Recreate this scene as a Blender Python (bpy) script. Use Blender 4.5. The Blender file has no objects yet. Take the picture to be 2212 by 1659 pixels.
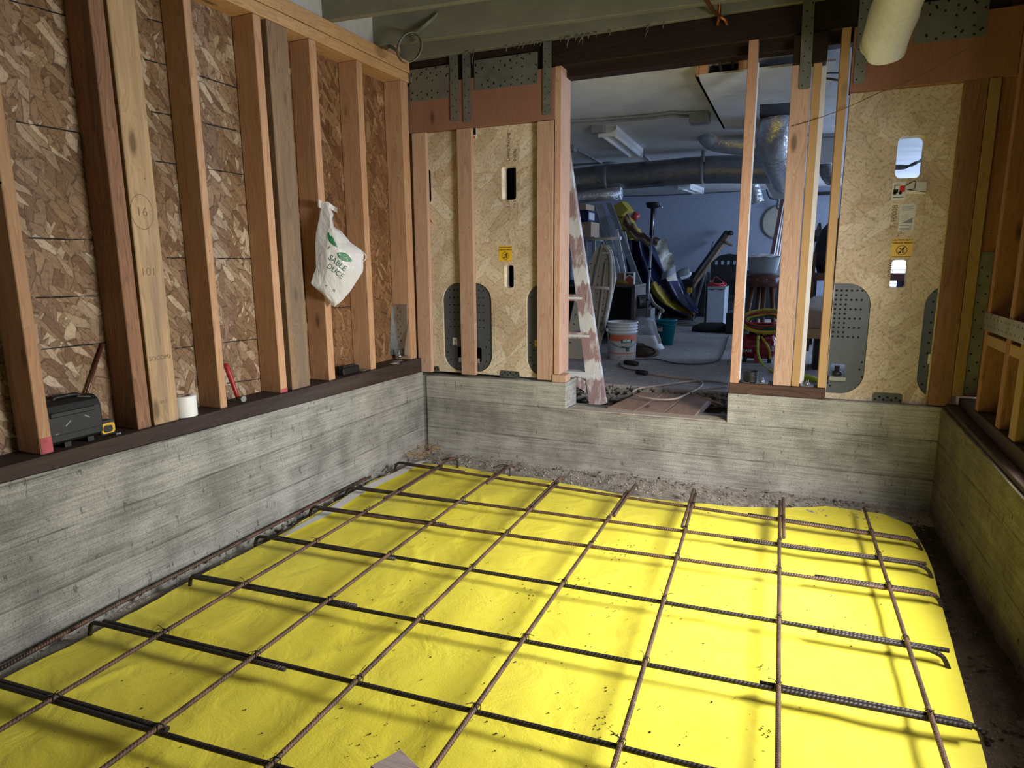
import bpy, bmesh, math, random
from mathutils import Vector, Matrix, noise as mnoise
from mathutils.geometry import tessellate_polygon
random.seed(7)
SC = bpy.context.scene
COL = SC.collection

# ------------------------------------------------------------------ camera
CAM = Vector((2.49425822, -4.0790226, 1.39691429))
CR = Vector((0.91772541, 0.39715312, -0.00703301))
CU = Vector((-0.06740864, 0.1731653, 0.98258326))
CF = Vector((-0.39145388, 0.90126754, -0.18568975))
FPX = 1397.13
cd = bpy.data.cameras.new('camera')
cd.sensor_fit = 'HORIZONTAL'; cd.sensor_width = 36.0; cd.lens = FPX / 2212 * 36.0
cd.clip_start = 0.05
cam = bpy.data.objects.new('camera', cd)
cam.matrix_world = Matrix(((CR.x, CU.x, -CF.x, CAM.x), (CR.y, CU.y, -CF.y, CAM.y), (CR.z, CU.z, -CF.z, CAM.z), (0, 0, 0, 1)))
COL.objects.link(cam)
SC.camera = cam

# ------------------------------------------------------------------ world, lights, exposure
w = bpy.data.worlds.new('world'); SC.world = w; w.use_nodes = True
w.node_tree.nodes['Background'].inputs['Color'].default_value = (0.75, 0.85, 1.0, 1)
w.node_tree.nodes['Background'].inputs['Strength'].default_value = 0.05
SC.view_settings.view_transform = 'Standard'
SC.view_settings.look = 'None'
SC.view_settings.gamma = 1.0
SC.view_settings.use_curve_mapping = False
SC.view_settings.exposure = 0.0
SC.cycles.max_bounces = 8

def area(name, loc, target, sx, sy, power, color):
    l = bpy.data.lights.new(name, 'AREA'); l.shape = 'RECTANGLE'; l.size = sx; l.size_y = sy
    l.energy = power; l.color = color
    o = bpy.data.objects.new(name, l); COL.objects.link(o)
    o.location = loc
    o.rotation_euler = (Vector(target) - Vector(loc)).to_track_quat('-Z', 'Y').to_euler()
    return o
# daylight through the opening in the near side wall, and through the windows of the room beyond
area('daylight_side_opening', (3.92, -1.85, 1.42), (2.92, -1.25, .50), 1.3, .85, 285, (1.0, 0.97, 0.93))
area('fill_from_behind', (1.3, -6.2, 1.5), (1.2, 0, 0.6), 2.4, 1.4, 3.5, (0.9, 0.95, 1.0))  # weak fill added from behind the camera, no source known there
area('daylight_beyond_side', (5.85, 4.4, 1.6), (2.0, 4.0, 1.4), 2.6, 1.5, 185, (0.48, 0.66, 1.0))
area('daylight_beyond_window', (4.15, 7.95, 1.45), (2.6, 3.0, 1.0), 1.1, 1.0, 65, (0.55, 0.72, 1.0))

# ------------------------------------------------------------------ helpers
def ray(px, py):
    return CF + CR * ((px - 1106) / FPX) - CU * ((py - 829.5) / FPX)
def at(px, py, ax, v):
    d = ray(px, py); i = 'xyz'.index(ax); return CAM + d * ((v - CAM[i]) / d[i])
def Y(px, py, v): return at(px, py, 'y', v)
def Z(px, py, v): return at(px, py, 'z', v)

ORG = {}
def tag(o, label=None, cat=None, group=None, kind=None):
    if label: o['label'] = label
    if cat: o['category'] = cat
    if group: o['group'] = group
    if kind: o['kind'] = kind
    return o
def thing(name, base, label, cat, group=None):
    o = bpy.data.objects.new(name, None); COL.objects.link(o)
    o.location = base; o.empty_display_size = .05
    ORG[o] = Vector(base)
    return tag(o, label, cat, group)

class G:
    def __init__(s): s.v = []; s.f = []; s.m = []; s.sm = []; s.uv = []
    def add(s, vs, fs, mi=0, smooth=False, uvs=None):
        k = len(s.v); s.v += [Vector(a) for a in vs]
        for j, f in enumerate(fs):
            s.f.append([k + i for i in f]); s.m.append(mi); s.sm.append(smooth)
            s.uv.append(uvs[j] if uvs else None)
        return s
    def box(s, a, b, mi=0):
        x0, y0, z0 = [min(p, q) for p, q in zip(a, b)]; x1, y1, z1 = [max(p, q) for p, q in zip(a, b)]
        return s.add([(x0,y0,z0),(x1,y0,z0),(x1,y1,z0),(x0,y1,z0),(x0,y0,z1),(x1,y0,z1),(x1,y1,z1),(x0,y1,z1)],
              [(0,3,2,1),(4,5,6,7),(0,1,5,4),(1,2,6,5),(2,3,7,6),(3,0,4,7)], mi)
    def obox(s, c, ux, uy, uz, mi=0):      # half-axis vectors
        c = Vector(c); ux, uy, uz = Vector(ux), Vector(uy), Vector(uz)
        vs = [c + ux*i + uy*j + uz*k for k in (-1, 1) for i, j in ((-1,-1),(1,-1),(1,1),(-1,1))]
        return s.add(vs, [(0,3,2,1),(4,5,6,7),(0,1,5,4),(1,2,6,5),(2,3,7,6),(3,0,4,7)], mi)
    def prism(s, poly, off, mi=0):
        n = len(poly); a = [Vector(p) for p in poly]; b = [p + Vector(off) for p in a]
        return s.add(a + b, [tuple(range(n))[::-1], tuple(range(n, 2*n))] + [(i, (i+1) % n, n + (i+1) % n, n + i) for i in range(n)], mi)
    def bar(s, p, q, wdt, hgt, up=(0,0,1), mi=0):   # rectangular bar p->q
        p, q = Vector(p), Vector(q); d = (q - p); t = d.normalized()
        sx = t.cross(Vector(up)).normalized(); sz = sx.cross(t)
        return s.obox((p+q)/2, d/2, sx*wdt/2, sz*hgt/2, mi)
    def tube(s, pts, r, seg=10, mi=0, caps=True, closed=False, smooth=True):
        pts = [Vector(p) for p in pts]; n = len(pts)
        rr = r if callable(r) else (lambda t: r)
        t0 = (pts[1] - pts[0]).normalized()
        ref = Vector((0,0,1)) if abs(t0.z) < .9 else Vector((1,0,0))
        nx = t0.cross(ref).normalized()
        k = len(s.v); L = 0; Ls = []
        for i, p in enumerate(pts):
            if closed: t = (pts[(i+1) % n] - pts[i-1]).normalized()
            else: t = (pts[min(i+1, n-1)] - pts[max(i-1, 0)]).normalized()
            nx = (nx - t * nx.dot(t)).normalized(); ny = t.cross(nx)
            if i: L += (p - pts[i-1]).length
            Ls.append(L)
            R = rr(i / max(1, n-1))
            for j in range(seg):
                a = 2*math.pi*j/seg
                s.v.append(p + (nx*math.cos(a) + ny*math.sin(a)) * R)
        for i in range(n if closed else n-1):
            i2 = (i+1) % n
            for j in range(seg):
                j2 = (j+1) % seg
                s.f.append([k+i*seg+j, k+i*seg+j2, k+i2*seg+j2, k+i2*seg+j]); s.m.append(mi); s.sm.append(smooth)
                l1 = Ls[i2] if i2 > i else Ls[i] + .1
                s.uv.append([(Ls[i], j/seg), (Ls[i], (j+1)/seg), (l1, (j+1)/seg), (l1, j/seg)])
        if caps and not closed:
            s.f.append([k+j for j in range(seg)][::-1]); s.f.append([k+(n-1)*seg+j for j in range(seg)])
            s.m += [mi, mi]; s.sm += [False, False]; s.uv += [None, None]
        return s
    def lathe(s, c, prof, seg=24, mi=0, M=None, sc=(1,1), smooth=True, cap=True):
        c = Vector(c); k = len(s.v); M = M or Matrix.Identity(3)
        for r, z in prof:
            for j in range(seg):
                a = 2*math.pi*j/seg
                s.v.append(c + M @ Vector((r*math.cos(a)*sc[0], r*math.sin(a)*sc[1], z)))
        n = len(prof)
        for i in range(n-1):
            for j in range(seg):
                j2 = (j+1) % seg
                s.f.append([k+i*seg+j, k+i*seg+j2, k+(i+1)*seg+j2, k+(i+1)*seg+j]); s.m.append(mi); s.sm.append(smooth); s.uv.append(None)
        if cap:
            for q, rev in ((0, True), (n-1, False)):
                if prof[q][0] > 1e-5:
                    f = [k+q*seg+j for j in range(seg)]
                    s.f.append(f[::-1] if rev else f); s.m.append(mi); s.sm.append(False); s.uv.append(None)
        return s
    def grid(s, fn, nu, nv, mi=0, smooth=True, sel=None):
        k = len(s.v)
        for j in range(nv+1):
            for i in range(nu+1): s.v.append(Vector(fn(i/nu, j/nv)))
        for j in range(nv):
            for i in range(nu):
                a = k + j*(nu+1) + i
                s.f.append([a, a+1, a+nu+2, a+nu+1]); s.sm.append(smooth); s.uv.append(None)
                s.m.append(sel((i+.5)/nu, (j+.5)/nv) if sel else mi)
        return s
    def plate(s, outer, holes, to3, thick, mi=0, rim=None):
        """flat plate with real holes; to3(u,v,d) maps plate coords + depth d to space"""
        loops = [outer] + list(holes)
        flat = [p for l in loops for p in l]
        tris = tessellate_polygon([[Vector((u, v, 0)) for u, v in l] for l in loops])
        n = len(flat)
        vs = [to3(u, v, 0) for u, v in flat] + [to3(u, v, thick) for u, v in flat]
        k = len(s.v); s.v += [Vector(a) for a in vs]
        for t in tris:
            s.f.append([k+i for i in t]); s.f.append([k+n+i for i in t][::-1])
            s.m += [mi, mi]; s.sm += [False, False]; s.uv += [None, None]
        o = 0
        for l in loops:
            m = len(l)
            for i in range(m):
                a, b = o+i, o+(i+1) % m
                s.f.append([k+a, k+b, k+n+b, k+n+a]); s.m.append(mi if rim is None else rim); s.sm.append(False); s.uv.append(None)
            o += m
        return s
    def text(s, txt, size, to3, mi=0, ang=0.0, org=(0, 0), align='CENTER', off=0.0):
        """lettering as flat mesh; letter plane coords (u,v) are rotated by ang, moved to org and mapped by to3(u,v)"""
        cu = bpy.data.curves.new('lettering', 'FONT'); cu.body = txt; cu.size = size; cu.align_x = align; cu.align_y = 'CENTER'; cu.resolution_u = 3; cu.offset = off
        ob = bpy.data.objects.new('lettering', cu); COL.objects.link(ob)
        dg = bpy.context.evaluated_depsgraph_get(); me = bpy.data.meshes.new_from_object(ob.evaluated_get(dg))
        c, sn = math.cos(ang), math.sin(ang)
        vs = [to3(org[0] + p.co.x*c - p.co.y*sn, org[1] + p.co.x*sn + p.co.y*c) for p in me.vertices]
        s.add(vs, [tuple(p.vertices) for p in me.polygons], mi)
        bpy.data.objects.remove(ob); bpy.data.curves.remove(cu); bpy.data.meshes.remove(me)
        return s
    def build(s, name, mats, parent=None, bevel=0.0, recalc=True, base=None, seg=1):
        if not isinstance(mats, (list, tuple)): mats = [mats]
        if parent is not None: o0 = ORG[parent]
        elif base is not None: o0 = Vector(base)
        else:
            xs = [p.x for p in s.v]; ys = [p.y for p in s.v]; zs = [p.z for p in s.v]
            o0 = Vector(((min(xs)+max(xs))/2, (min(ys)+max(ys))/2, min(zs)))
        me = bpy.data.meshes.new(name)
        me.from_pydata([tuple(p - o0) for p in s.v], [], s.f)
        for p, mi, sm in zip(me.polygons, s.m, s.sm): p.material_index = mi; p.use_smooth = sm
        if any(u is not None for u in s.uv):
            ul = me.uv_layers.new(name='UVMap')
            for p, u in zip(me.polygons, s.uv):
                if u:
                    for li, q in zip(p.loop_indices, u): ul.data[li].uv = q
        for m in mats: me.materials.append(m)
        if bevel or recalc:
            bm = bmesh.new(); bm.from_mesh(me)
            if recalc: bmesh.ops.recalc_face_normals(bm, faces=bm.faces)
            if bevel: bmesh.ops.bevel(bm, geom=[e for e in bm.edges if len(e.link_faces) == 2 and e.calc_face_angle(0) > .5], offset=bevel, segments=seg, affect='EDGES', profile=.5, clamp_overlap=True)
            bm.to_mesh(me); bm.free()
        o = bpy.data.objects.new(name, me); COL.objects.link(o)
        if parent is not None: o.parent = parent
        else: o.location = o0
        ORG[o] = o0
        return o

def struct(g, name, mats, **k):
    o = g.build(name, mats, **k); o['kind'] = 'structure'; return o
def one(g, name, mats, label, cat, group=None, **k):
    return tag(g.build(name, mats, **k), label, cat, group)
def spline(pts, n=8, closed=False):
    P = [Vector(p) for p in pts]; out = []; m = len(P)
    for i in range(m if closed else m-1):
        if closed: a, b, c, d = P[i-1], P[i], P[(i+1) % m], P[(i+2) % m]
        else: a, b, c, d = P[max(i-1, 0)], P[i], P[i+1], P[min(i+2, m-1)]
        for k in range(n):
            t = k/n
            out.append(.5*((2*b) + (c-a)*t + (2*a-5*b+4*c-d)*t*t + (3*b-a-3*c+d)*t**3))
    if not closed: out.append(P[-1])
    return out
def rrect(x0, z0, x1, z1, r, n=6, corners=(1,1,1,1)):
    out = []
    for (cx, cz, a0), on in zip(((x1-r, z1-r, 0), (x0+r, z1-r, 90), (x0+r, z0+r, 180), (x1-r, z0+r, 270)), corners):
        if not on:
            out.append((x1 if a0 in (0, 270) else x0, z1 if a0 in (0, 90) else z0)); continue
        for k in range(n+1):
            a = math.radians(a0 + 90*k/n); out.append((cx + r*math.cos(a), cz + r*math.sin(a)))
    return out
def disc(cx, cz, r, n=8):
    return [(cx + r*math.cos(2*math.pi*k/n), cz + r*math.sin(2*math.pi*k/n)) for k in range(n)]
def clip_poly(poly, x0, x1):      # clip a 2D polygon to x0..x1
    for side, lim in ((1, x0), (-1, x1)):
        out = []
        for i in range(len(poly)):
            a, b = poly[i-1], poly[i]
            ia, ib = side*(a[0]-lim) >= 0, side*(b[0]-lim) >= 0
            if ia != ib:
                t = (lim-a[0])/(b[0]-a[0]); out.append((lim, a[1]+t*(b[1]-a[1])))
            if ib: out.append(b)
        poly = out
    return poly

# ------------------------------------------------------------------ materials
def N(m, t, ins=None, **pr):
    nd = m.node_tree.nodes.new(t)
    for k, v in pr.items(): setattr(nd, k, v)
    for k, v in (ins or {}).items():
        s_ = nd.inputs[k]
        if isinstance(v, bpy.types.NodeSocket): m.node_tree.links.new(v, s_)
        else: s_.default_value = v if not (isinstance(v, tuple) and len(v) == 3 and s_.type == 'RGBA') else v + (1,)
    return nd
def new(name):
    m = bpy.data.materials.new(name); m.use_nodes = True
    return m, m.node_tree.nodes['Principled BSDF']
def L(m, a, b): m.node_tree.links.new(a, b)
def ocoord(m, rnd=True):
    c = N(m, 'ShaderNodeTexCoord').outputs['Object']
    if not rnd: return c
    r = N(m, 'ShaderNodeObjectInfo').outputs['Random']
    k = N(m, 'ShaderNodeMath', {0: r, 1: 37.0}, operation='MULTIPLY').outputs[0]
    return N(m, 'ShaderNodeVectorMath', {0: c, 1: k}, operation='ADD').outputs[0]
def mapp(m, v, scale=(1,1,1), rot=(0,0,0), loc=(0,0,0)):
    return N(m, 'ShaderNodeMapping', {'Vector': v, 'Scale': scale, 'Rotation': rot, 'Location': loc}).outputs[0]
def noise(m, v, scale, detail=3, rough=.5, dist=0.0):
    return N(m, 'ShaderNodeTexNoise', {'Vector': v, 'Scale': scale, 'Detail': detail, 'Roughness': rough, 'Distortion': dist}).outputs[0]
def ramp(m, f, stops, interp='LINEAR'):
    nd = N(m, 'ShaderNodeValToRGB', {'Fac': f}); cr = nd.color_ramp; cr.interpolation = interp
    while len(cr.elements) < len(stops): cr.elements.new(.5)
    for e, (p, c) in zip(cr.elements, stops):
        e.position = p; e.color = (c, c, c, 1) if not isinstance(c, (tuple, list)) else (c[0], c[1], c[2], 1)
    return nd.outputs[0]
def mix(m, f, a, b, blend='MIX'):
    nd = N(m, 'ShaderNodeMix', data_type='RGBA', blend_type=blend)
    for i, v in ((0, f), (6, a), (7, b)):
        if isinstance(v, bpy.types.NodeSocket): L(m, v, nd.inputs[i])
        else: nd.inputs[i].default_value = v if i == 0 else (v[0], v[1], v[2], 1)
    return nd.outputs[2]
def mth(m, op, a, b=0.0, clamp=False):
    return N(m, 'ShaderNodeMath', {0: a, 1: b}, operation=op, use_clamp=clamp).outputs[0]
def bump(m, bs, h, strength=.3, dist=.01):
    L(m, N(m, 'ShaderNodeBump', {'Height': h, 'Strength': strength, 'Distance': dist}).outputs[0], bs.inputs['Normal'])

def plain(name, c, rough=.6, metal=0.0, var=.0, spec=.5, alpha=1.0, trans=0.0):
    m, b = new(name)
    b.inputs['Roughness'].default_value = rough; b.inputs['Metallic'].default_value = metal
    b.inputs['Specular IOR Level'].default_value = spec
    b.inputs['Transmission Weight'].default_value = trans
    v = ocoord(m)
    n = noise(m, v, 14, 4, .6)
    var = var or .25
    lo = tuple(x*(1-var) for x in c); hi = tuple(min(1, x*(1+var)) for x in c)
    L(m, ramp(m, n, [(.3, lo), (.7, hi)]), b.inputs['Base Color'])
    return m

def wood(name, light, dark, axis='z', rough=.7, knots=1.0, grey=0.0, ring=1.0):
    m, b = new(name)
    v = ocoord(m)
    sc = {'z': (1, 1, .07), 'x': (.07, 1, 1), 'y': (1, .07, 1)}[axis]
    kz = {'z': (7, 7, 2.3), 'x': (2.3, 7, 7), 'y': (7, 2.3, 7)}[axis]
    vor = N(m, 'ShaderNodeTexVoronoi', {'Vector': mapp(m, v, kz), 'Scale': 1.0, 'Randomness': 1.0})
    kd = vor.outputs['Distance']
    ksel = ramp(m, N(m, 'ShaderNodeSeparateColor', {0: vor.outputs['Color']}).outputs[0], [(.36, 0), (.38, 1)], 'CONSTANT')
    kn = mth(m, 'MULTIPLY', ramp(m, kd, [(.07, 1), (.15, .0)]), ksel)
    halo = mth(m, 'MULTIPLY', ramp(m, kd, [(.1, 1), (.45, 0)]), ksel)
    vs = mapp(m, v, sc)
    warp = N(m, 'ShaderNodeVectorMath', {0: vs, 1: mth(m, 'MULTIPLY', halo, .035)}, operation='ADD').outputs[0]
    rings = noise(m, warp, 16, 2, .5, 1.2)
    rings = mth(m, 'FRACT', mth(m, 'MULTIPLY', rings, 7.0))
    rings = ramp(m, rings, [(0, 0), (.75, .55), (.93, 1), (1, .1)])
    fine = noise(m, warp, 150, 3, .6)
    big = noise(m, v, 1.7, 3, .6)
    f = mth(m, 'ADD', mth(m, 'MULTIPLY', rings, .45*ring), mth(m, 'MULTIPLY', fine, .45))
    f = mth(m, 'ADD', f, mth(m, 'MULTIPLY', mth(m, 'SUBTRACT', big, .5), .55), True)
    col = ramp(m, f, [(.12, light), (.75, dark)])
    orr = N(m, 'ShaderNodeObjectInfo').outputs['Random']
    col = mix(m, 1.0, col, ramp(m, orr, [(0, (.82, .80, .78)), (.5, (1, 1, 1)), (1, (1.0, .88, .80))]), 'MULTIPLY')
    dk = tuple(x*.32 for x in dark)
    col = mix(m, mth(m, 'MULTIPLY', halo, .35*knots), col, dark)
    col = mix(m, mth(m, 'MULTIPLY', kn, .85*knots), col, dk)
    if grey:
        gm = ramp(m, noise(m, mapp(m, v, sc, loc=(3, 1, 2)), 9, 4, .65), [(.45, 0), (.7, grey)])
        col = mix(m, gm, col, (.11, .10, .085))
    nail = N(m, 'ShaderNodeTexVoronoi', {'Vector': v, 'Scale': 17.0})
    nm = ramp(m, nail.outputs['Distance'], [(.05, .7), (.075, 0)])
    col = mix(m, mth(m, 'MULTIPLY', nm, ramp(m, N(m, 'ShaderNodeSeparateColor', {0: nail.outputs['Color']}).outputs[1], [(.9, 0), (.91, 1)], 'CONSTANT')), col, (.03, .02, .015))
    L(m, col, b.inputs['Base Color'])
    b.inputs['Roughness'].default_value = rough; b.inputs['Specular IOR Level'].default_value = .3
    bump(m, b, fine, .25, .002)
    return m

def osb(name, plane, cols, dark, edge=.55, scale=1.0, tint=(1,1,1), layers=5, thr=.42, wob_=.028, gr=.62, angs=(1.25, .35, 2.2, 1.75, .85, 2.75)):
    m, b = new(name)
    c = ocoord(m, True)
    sp = N(m, 'ShaderNodeSeparateXYZ', {0: c})
    uv = N(m, 'ShaderNodeCombineXYZ', {0: sp.outputs[plane[0]], 1: sp.outputs[plane[1]], 2: 0.0}).outputs[0]
    wob = N(m, 'ShaderNodeTexNoise', {'Vector': uv, 'Scale': 9.0, 'Detail': 3.0, 'Roughness': .6}).outputs['Color']
    uv = N(m, 'ShaderNodeVectorMath', {0: uv, 1: N(m, 'ShaderNodeVectorMath', {0: wob, 1: (wob_, wob_, 0)}, operation='MULTIPLY').outputs[0]}, operation='ADD').outputs[0]
    col = None; hgt = None
    angs = list(angs)[:layers]
    for i, a in enumerate(angs):
        k = (1.0 + .35*(i % 3)) * scale
        mv = mapp(m, uv, (9.5*k, 34*k, 1), (0, 0, 0), (i*3.7, i*1.9, 0))
        mv = mapp(m, mapp(m, uv, (1, 1, 1), (0, 0, a)), (9.5*k, 34*k, 1), (0, 0, 0), (i*3.7, i*1.9, 0))
        v = N(m, 'ShaderNodeTexVoronoi', {'Vector': mv, 'Scale': 1.0, 'Randomness': 1.0}, voronoi_dimensions='2D')
        e = N(m, 'ShaderNodeTexVoronoi', {'Vector': mv, 'Scale': 1.0, 'Randomness': 1.0}, voronoi_dimensions='2D', feature='DISTANCE_TO_EDGE')
        sc_ = N(m, 'ShaderNodeSeparateColor', {0: v.outputs['Color']})
        lc = ramp(m, sc_.outputs[0], [(j/(len(cols)-1), q) for j, q in enumerate(cols)])
        grain = noise(m, mapp(m, mv, (.35, 5, 1)), 3.0, 3, .6)
        lc = mix(m, 1.0, lc, ramp(m, grain, [(.3, gr), (.62, 1.05)]), 'MULTIPLY')
        ed = ramp(m, e.outputs['Distance'], [(0.0, edge), (.07, 0)])
        lc = mix(m, ed, lc, dark)
        if col is None: col = lc; hgt = sc_.outputs[2]
        else:
            mk = ramp(m, sc_.outputs[1], [(thr, 0), (thr+.02, 1)], 'CONSTANT')
            col = mix(m, mk, col, lc); hgt = mix(m, mk, hgt, sc_.outputs[2])
    fine = noise(m, uv, 60, 4, .7)
    col = mix(m, 1.0, col, ramp(m, fine, [(.28, .45), (.5, 1.0)]), 'MULTIPLY')
    big = noise(m, uv, 1.6, 3, .6)
    col = mix(m, 1.0, col, ramp(m, big, [(.3, tuple(.75*t for t in tint)), (.7, tuple(1.1*t for t in tint))]), 'MULTIPLY')
    L(m, col, b.inputs['Base Color']); b.inputs['Roughness'].default_value = .62; b.inputs['Specular IOR Level'].default_value = .3
    bump(m, b, mth(m, 'ADD', hgt, mth(m, 'MULTIPLY', fine, .6)), .35, .004)
    return m

def concrete(name, c0, c1, board=.145, zoff=0.0):
    m, b = new(name)
    v = N(m, 'ShaderNodeTexCoord').outputs['Object']
    z = N(m, 'ShaderNodeSeparateXYZ', {0: v}).outputs[2]
    jig = mth(m, 'MULTIPLY', noise(m, v, 3.0, 2), .012)
    zz = mth(m, 'DIVIDE', mth(m, 'ADD', mth(m, 'ADD', z, zoff), jig), board)
    fr = mth(m, 'FRACT', zz); fl = mth(m, 'FLOOR', zz)
    rnd = N(m, 'ShaderNodeTexWhiteNoise', {'W': fl}, noise_dimensions='1D').outputs[0]
    line = mth(m, 'MULTIPLY', ramp(m, fr, [(0, 1), (.035, 0), (.975, 0), (1, 1)]), ramp(m, noise(m, v, 5, 3, .6), [(.35, .1), (.6, 1)]))
    sh = N(m, 'ShaderNodeVectorMath', {0: mapp(m, v, (1.0, 1.0, 26)), 1: mth(m, 'MULTIPLY', rnd, 20)}, operation='ADD').outputs[0]
    grain = noise(m, sh, 2.6, 5, .62, .9)
    gr2 = noise(m, mapp(m, v, (1.5, 1.5, 75)), 2.2, 3, .6, .3)
    blot = noise(m, v, 4.5, 5, .62)
    fine = noise(m, v, 120, 3, .7)
    f = mth(m, 'ADD', mth(m, 'MULTIPLY', grain, .38), mth(m, 'MULTIPLY', blot, .62))
    f = mth(m, 'ADD', f, mth(m, 'MULTIPLY', mth(m, 'SUBTRACT', rnd, .5), .08))
    col = ramp(m, f, [(.38, c0), (.60, c1)])
    col = mix(m, 1.0, col, ramp(m, fine, [(.3, .7), (.6, 1.1)]), 'MULTIPLY')
    col = mix(m, 1.0, col, ramp(m, gr2, [(.40, .76), (.52, 1.0)]), 'MULTIPLY')
    col = mix(m, mth(m, 'MULTIPLY', line, .8), col, tuple(x*.22 for x in c0))
    pit = N(m, 'ShaderNodeTexVoronoi', {'Vector': N(m, 'ShaderNodeVectorMath', {0: mapp(m, v, (1, 1, .7)), 1: N(m, 'ShaderNodeVectorMath', {0: N(m, 'ShaderNodeTexNoise', {'Vector': v, 'Scale': 70.0, 'Detail': 2.0}).outputs['Color'], 1: (.02, .02, .02)}, operation='MULTIPLY').outputs[0]}, operation='ADD').outputs[0], 'Scale': 19.0})
    ps = N(m, 'ShaderNodeSeparateColor', {0: pit.outputs['Color']})
    pd = mth(m, 'SUBTRACT', mth(m, 'MULTIPLY', ps.outputs[0], .22), pit.outputs['Distance'])
    pm = mth(m, 'MULTIPLY', ramp(m, pd, [(.0, 0), (.05, 1)]), ramp(m, ps.outputs[1], [(.45, 0), (.47, 1)], 'CONSTANT'))
    pit2 = ramp(m, noise(m, mapp(m, v, (1, 1, .35)), 30, 4, .75), [(.61, 0), (.66, 1)])
    pm = mth(m, 'MAXIMUM', pm, mth(m, 'MULTIPLY', pit2, .7))
    col = mix(m, mth(m, 'MULTIPLY', pm, .85), col, tuple(x*.15 for x in c0))
    L(m, col, b.inputs['Base Color']); b.inputs['Roughness'].default_value = .85; b.inputs['Specular IOR Level'].default_value = .25
    h = mth(m, 'SUBTRACT', mth(m, 'ADD', mth(m, 'MULTIPLY', grain, .5), mth(m, 'MULTIPLY', gr2, .35)), mth(m, 'ADD', mth(m, 'MULTIPLY', line, .5), mth(m, 'MULTIPLY', pm, .6)))
    bump(m, b, mth(m, 'ADD', h, mth(m, 'MULTIPLY', fine, .25)), .5, .006)
    return m

def soil(name, c0, c1, sc=1.0, strength=.8):
    m, b = new(name); v = ocoord(m, False)
    n1 = noise(m, v, 9*sc, 6, .7); n2 = noise(m, v, 70*sc, 4, .75)
    st = N(m, 'ShaderNodeTexVoronoi', {'Vector': v, 'Scale': 75.0*sc})
    col = ramp(m, mth(m, 'ADD', mth(m, 'MULTIPLY', n1, .5), mth(m, 'MULTIPLY', n2, .5)), [(.32, c0), (.68, c1)])
    s2 = N(m, 'ShaderNodeSeparateColor', {0: st.outputs['Color']})
    peb = mth(m, 'MULTIPLY', ramp(m, st.outputs['Distance'], [(.25, 1), (.4, 0)]), ramp(m, s2.outputs[0], [(.55, 0), (1, 1)]))
    col = mix(m, mth(m, 'MULTIPLY', peb, .6), col, tuple(min(1, x*1.9) for x in c1))
    L(m, col, b.inputs['Base Color']); b.inputs['Roughness'].default_value = .95; b.inputs['Specular IOR Level'].default_value = .15
    bump(m, b, mth(m, 'ADD', mth(m, 'ADD', n1, n2), mth(m, 'MULTIPLY', peb, .8)), strength, .012)
    return m

def painted(name, c, rough=.55, streak='x', peel=(0, None)):
    m, b = new(name); v = ocoord(m, True)
    s_ = {'x': (.08, 1, 1), 'y': (1, .08, 1), 'z': (1, 1, .08)}[streak]
    g = noise(m, mapp(m, v, s_), 60, 3, .6); n1 = noise(m, v, 4, 4, .6)
    col = ramp(m, mth(m, 'ADD', mth(m, 'MULTIPLY', g, .4), mth(m, 'MULTIPLY', n1, .6)), [(.3, tuple(x*.78 for x in c)), (.7, tuple(min(1, x*1.1) for x in c))])
    sp = ramp(m, noise(m, v, 26, 5, .75), [(.67, 0), (.74, .7)])
    col = mix(m, sp, col, tuple(x*.35 for x in c))
    if peel[1]:
        pm = ramp(m, noise(m, mapp(m, v, s_, loc=(2, 5, 1)), 11, 5, .65), [(peel[0], 0), (peel[0]+.06, 1)])
        col = mix(m, pm, col, peel[1])
    L(m, col, b.inputs['Base Color']); b.inputs['Roughness'].default_value = rough; b.inputs['Specular IOR Level'].default_value = .3
    bump(m, b, mth(m, 'ADD', g, n1), .25, .003)
    return m

def metal(name, c, rough=.4, spots=True, met=.85):
    m, b = new(name); v = ocoord(m)
    n = noise(m, v, 22, 4, .65); n2 = noise(m, v, 5, 3, .6)
    col = ramp(m, mth(m, 'ADD', mth(m, 'MULTIPLY', n, .5), mth(m, 'MULTIPLY', n2, .5)), [(.3, tuple(x*.7 for x in c)), (.7, tuple(min(1, x*1.15) for x in c))])
    L(m, col, b.inputs['Base Color']); b.inputs['Metallic'].default_value = met
    L(m, ramp(m, n, [(.3, rough*.8), (.7, min(1, rough*1.25))]), b.inputs['Roughness'])
    return m

def rebar_mat(name, c0, c1, ribs=95, r=.008):
    m, b = new(name)
    uv = N(m, 'ShaderNodeTexCoord').outputs['UV']; v = ocoord(m)
    u = N(m, 'ShaderNodeSeparateXYZ', {0: uv}).outputs
    wv = mth(m, 'SINE', mth(m, 'ADD', mth(m, 'MULTIPLY', u[0], ribs*6.283), mth(m, 'MULTIPLY', u[1], 12.566)))
    n = noise(m, v, 9, 5, .7); n2 = noise(m, v, 60, 3, .7)
    col = ramp(m, mth(m, 'ADD', mth(m, 'MULTIPLY', n, .65), mth(m, 'MULTIPLY', n2, .35)), [(.38, c0), (.62, c1)])
    col = mix(m, 1.0, col, ramp(m, wv, [(0, .6), (.5, 1.0)]), 'MULTIPLY')
    ch = ramp(m, noise(m, v, 24, 5, .8), [(.70, 0), (.76, 1)])
    col = mix(m, mth(m, 'MULTIPLY', ch, .75), col, (.42, .38, .34))
    L(m, col, b.inputs['Base Color']); b.inputs['Metallic'].default_value = .25; b.inputs['Roughness'].default_value = .55
    bump(m, b, mth(m, 'ADD', wv, n2), .35, .002)
    return m

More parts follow.
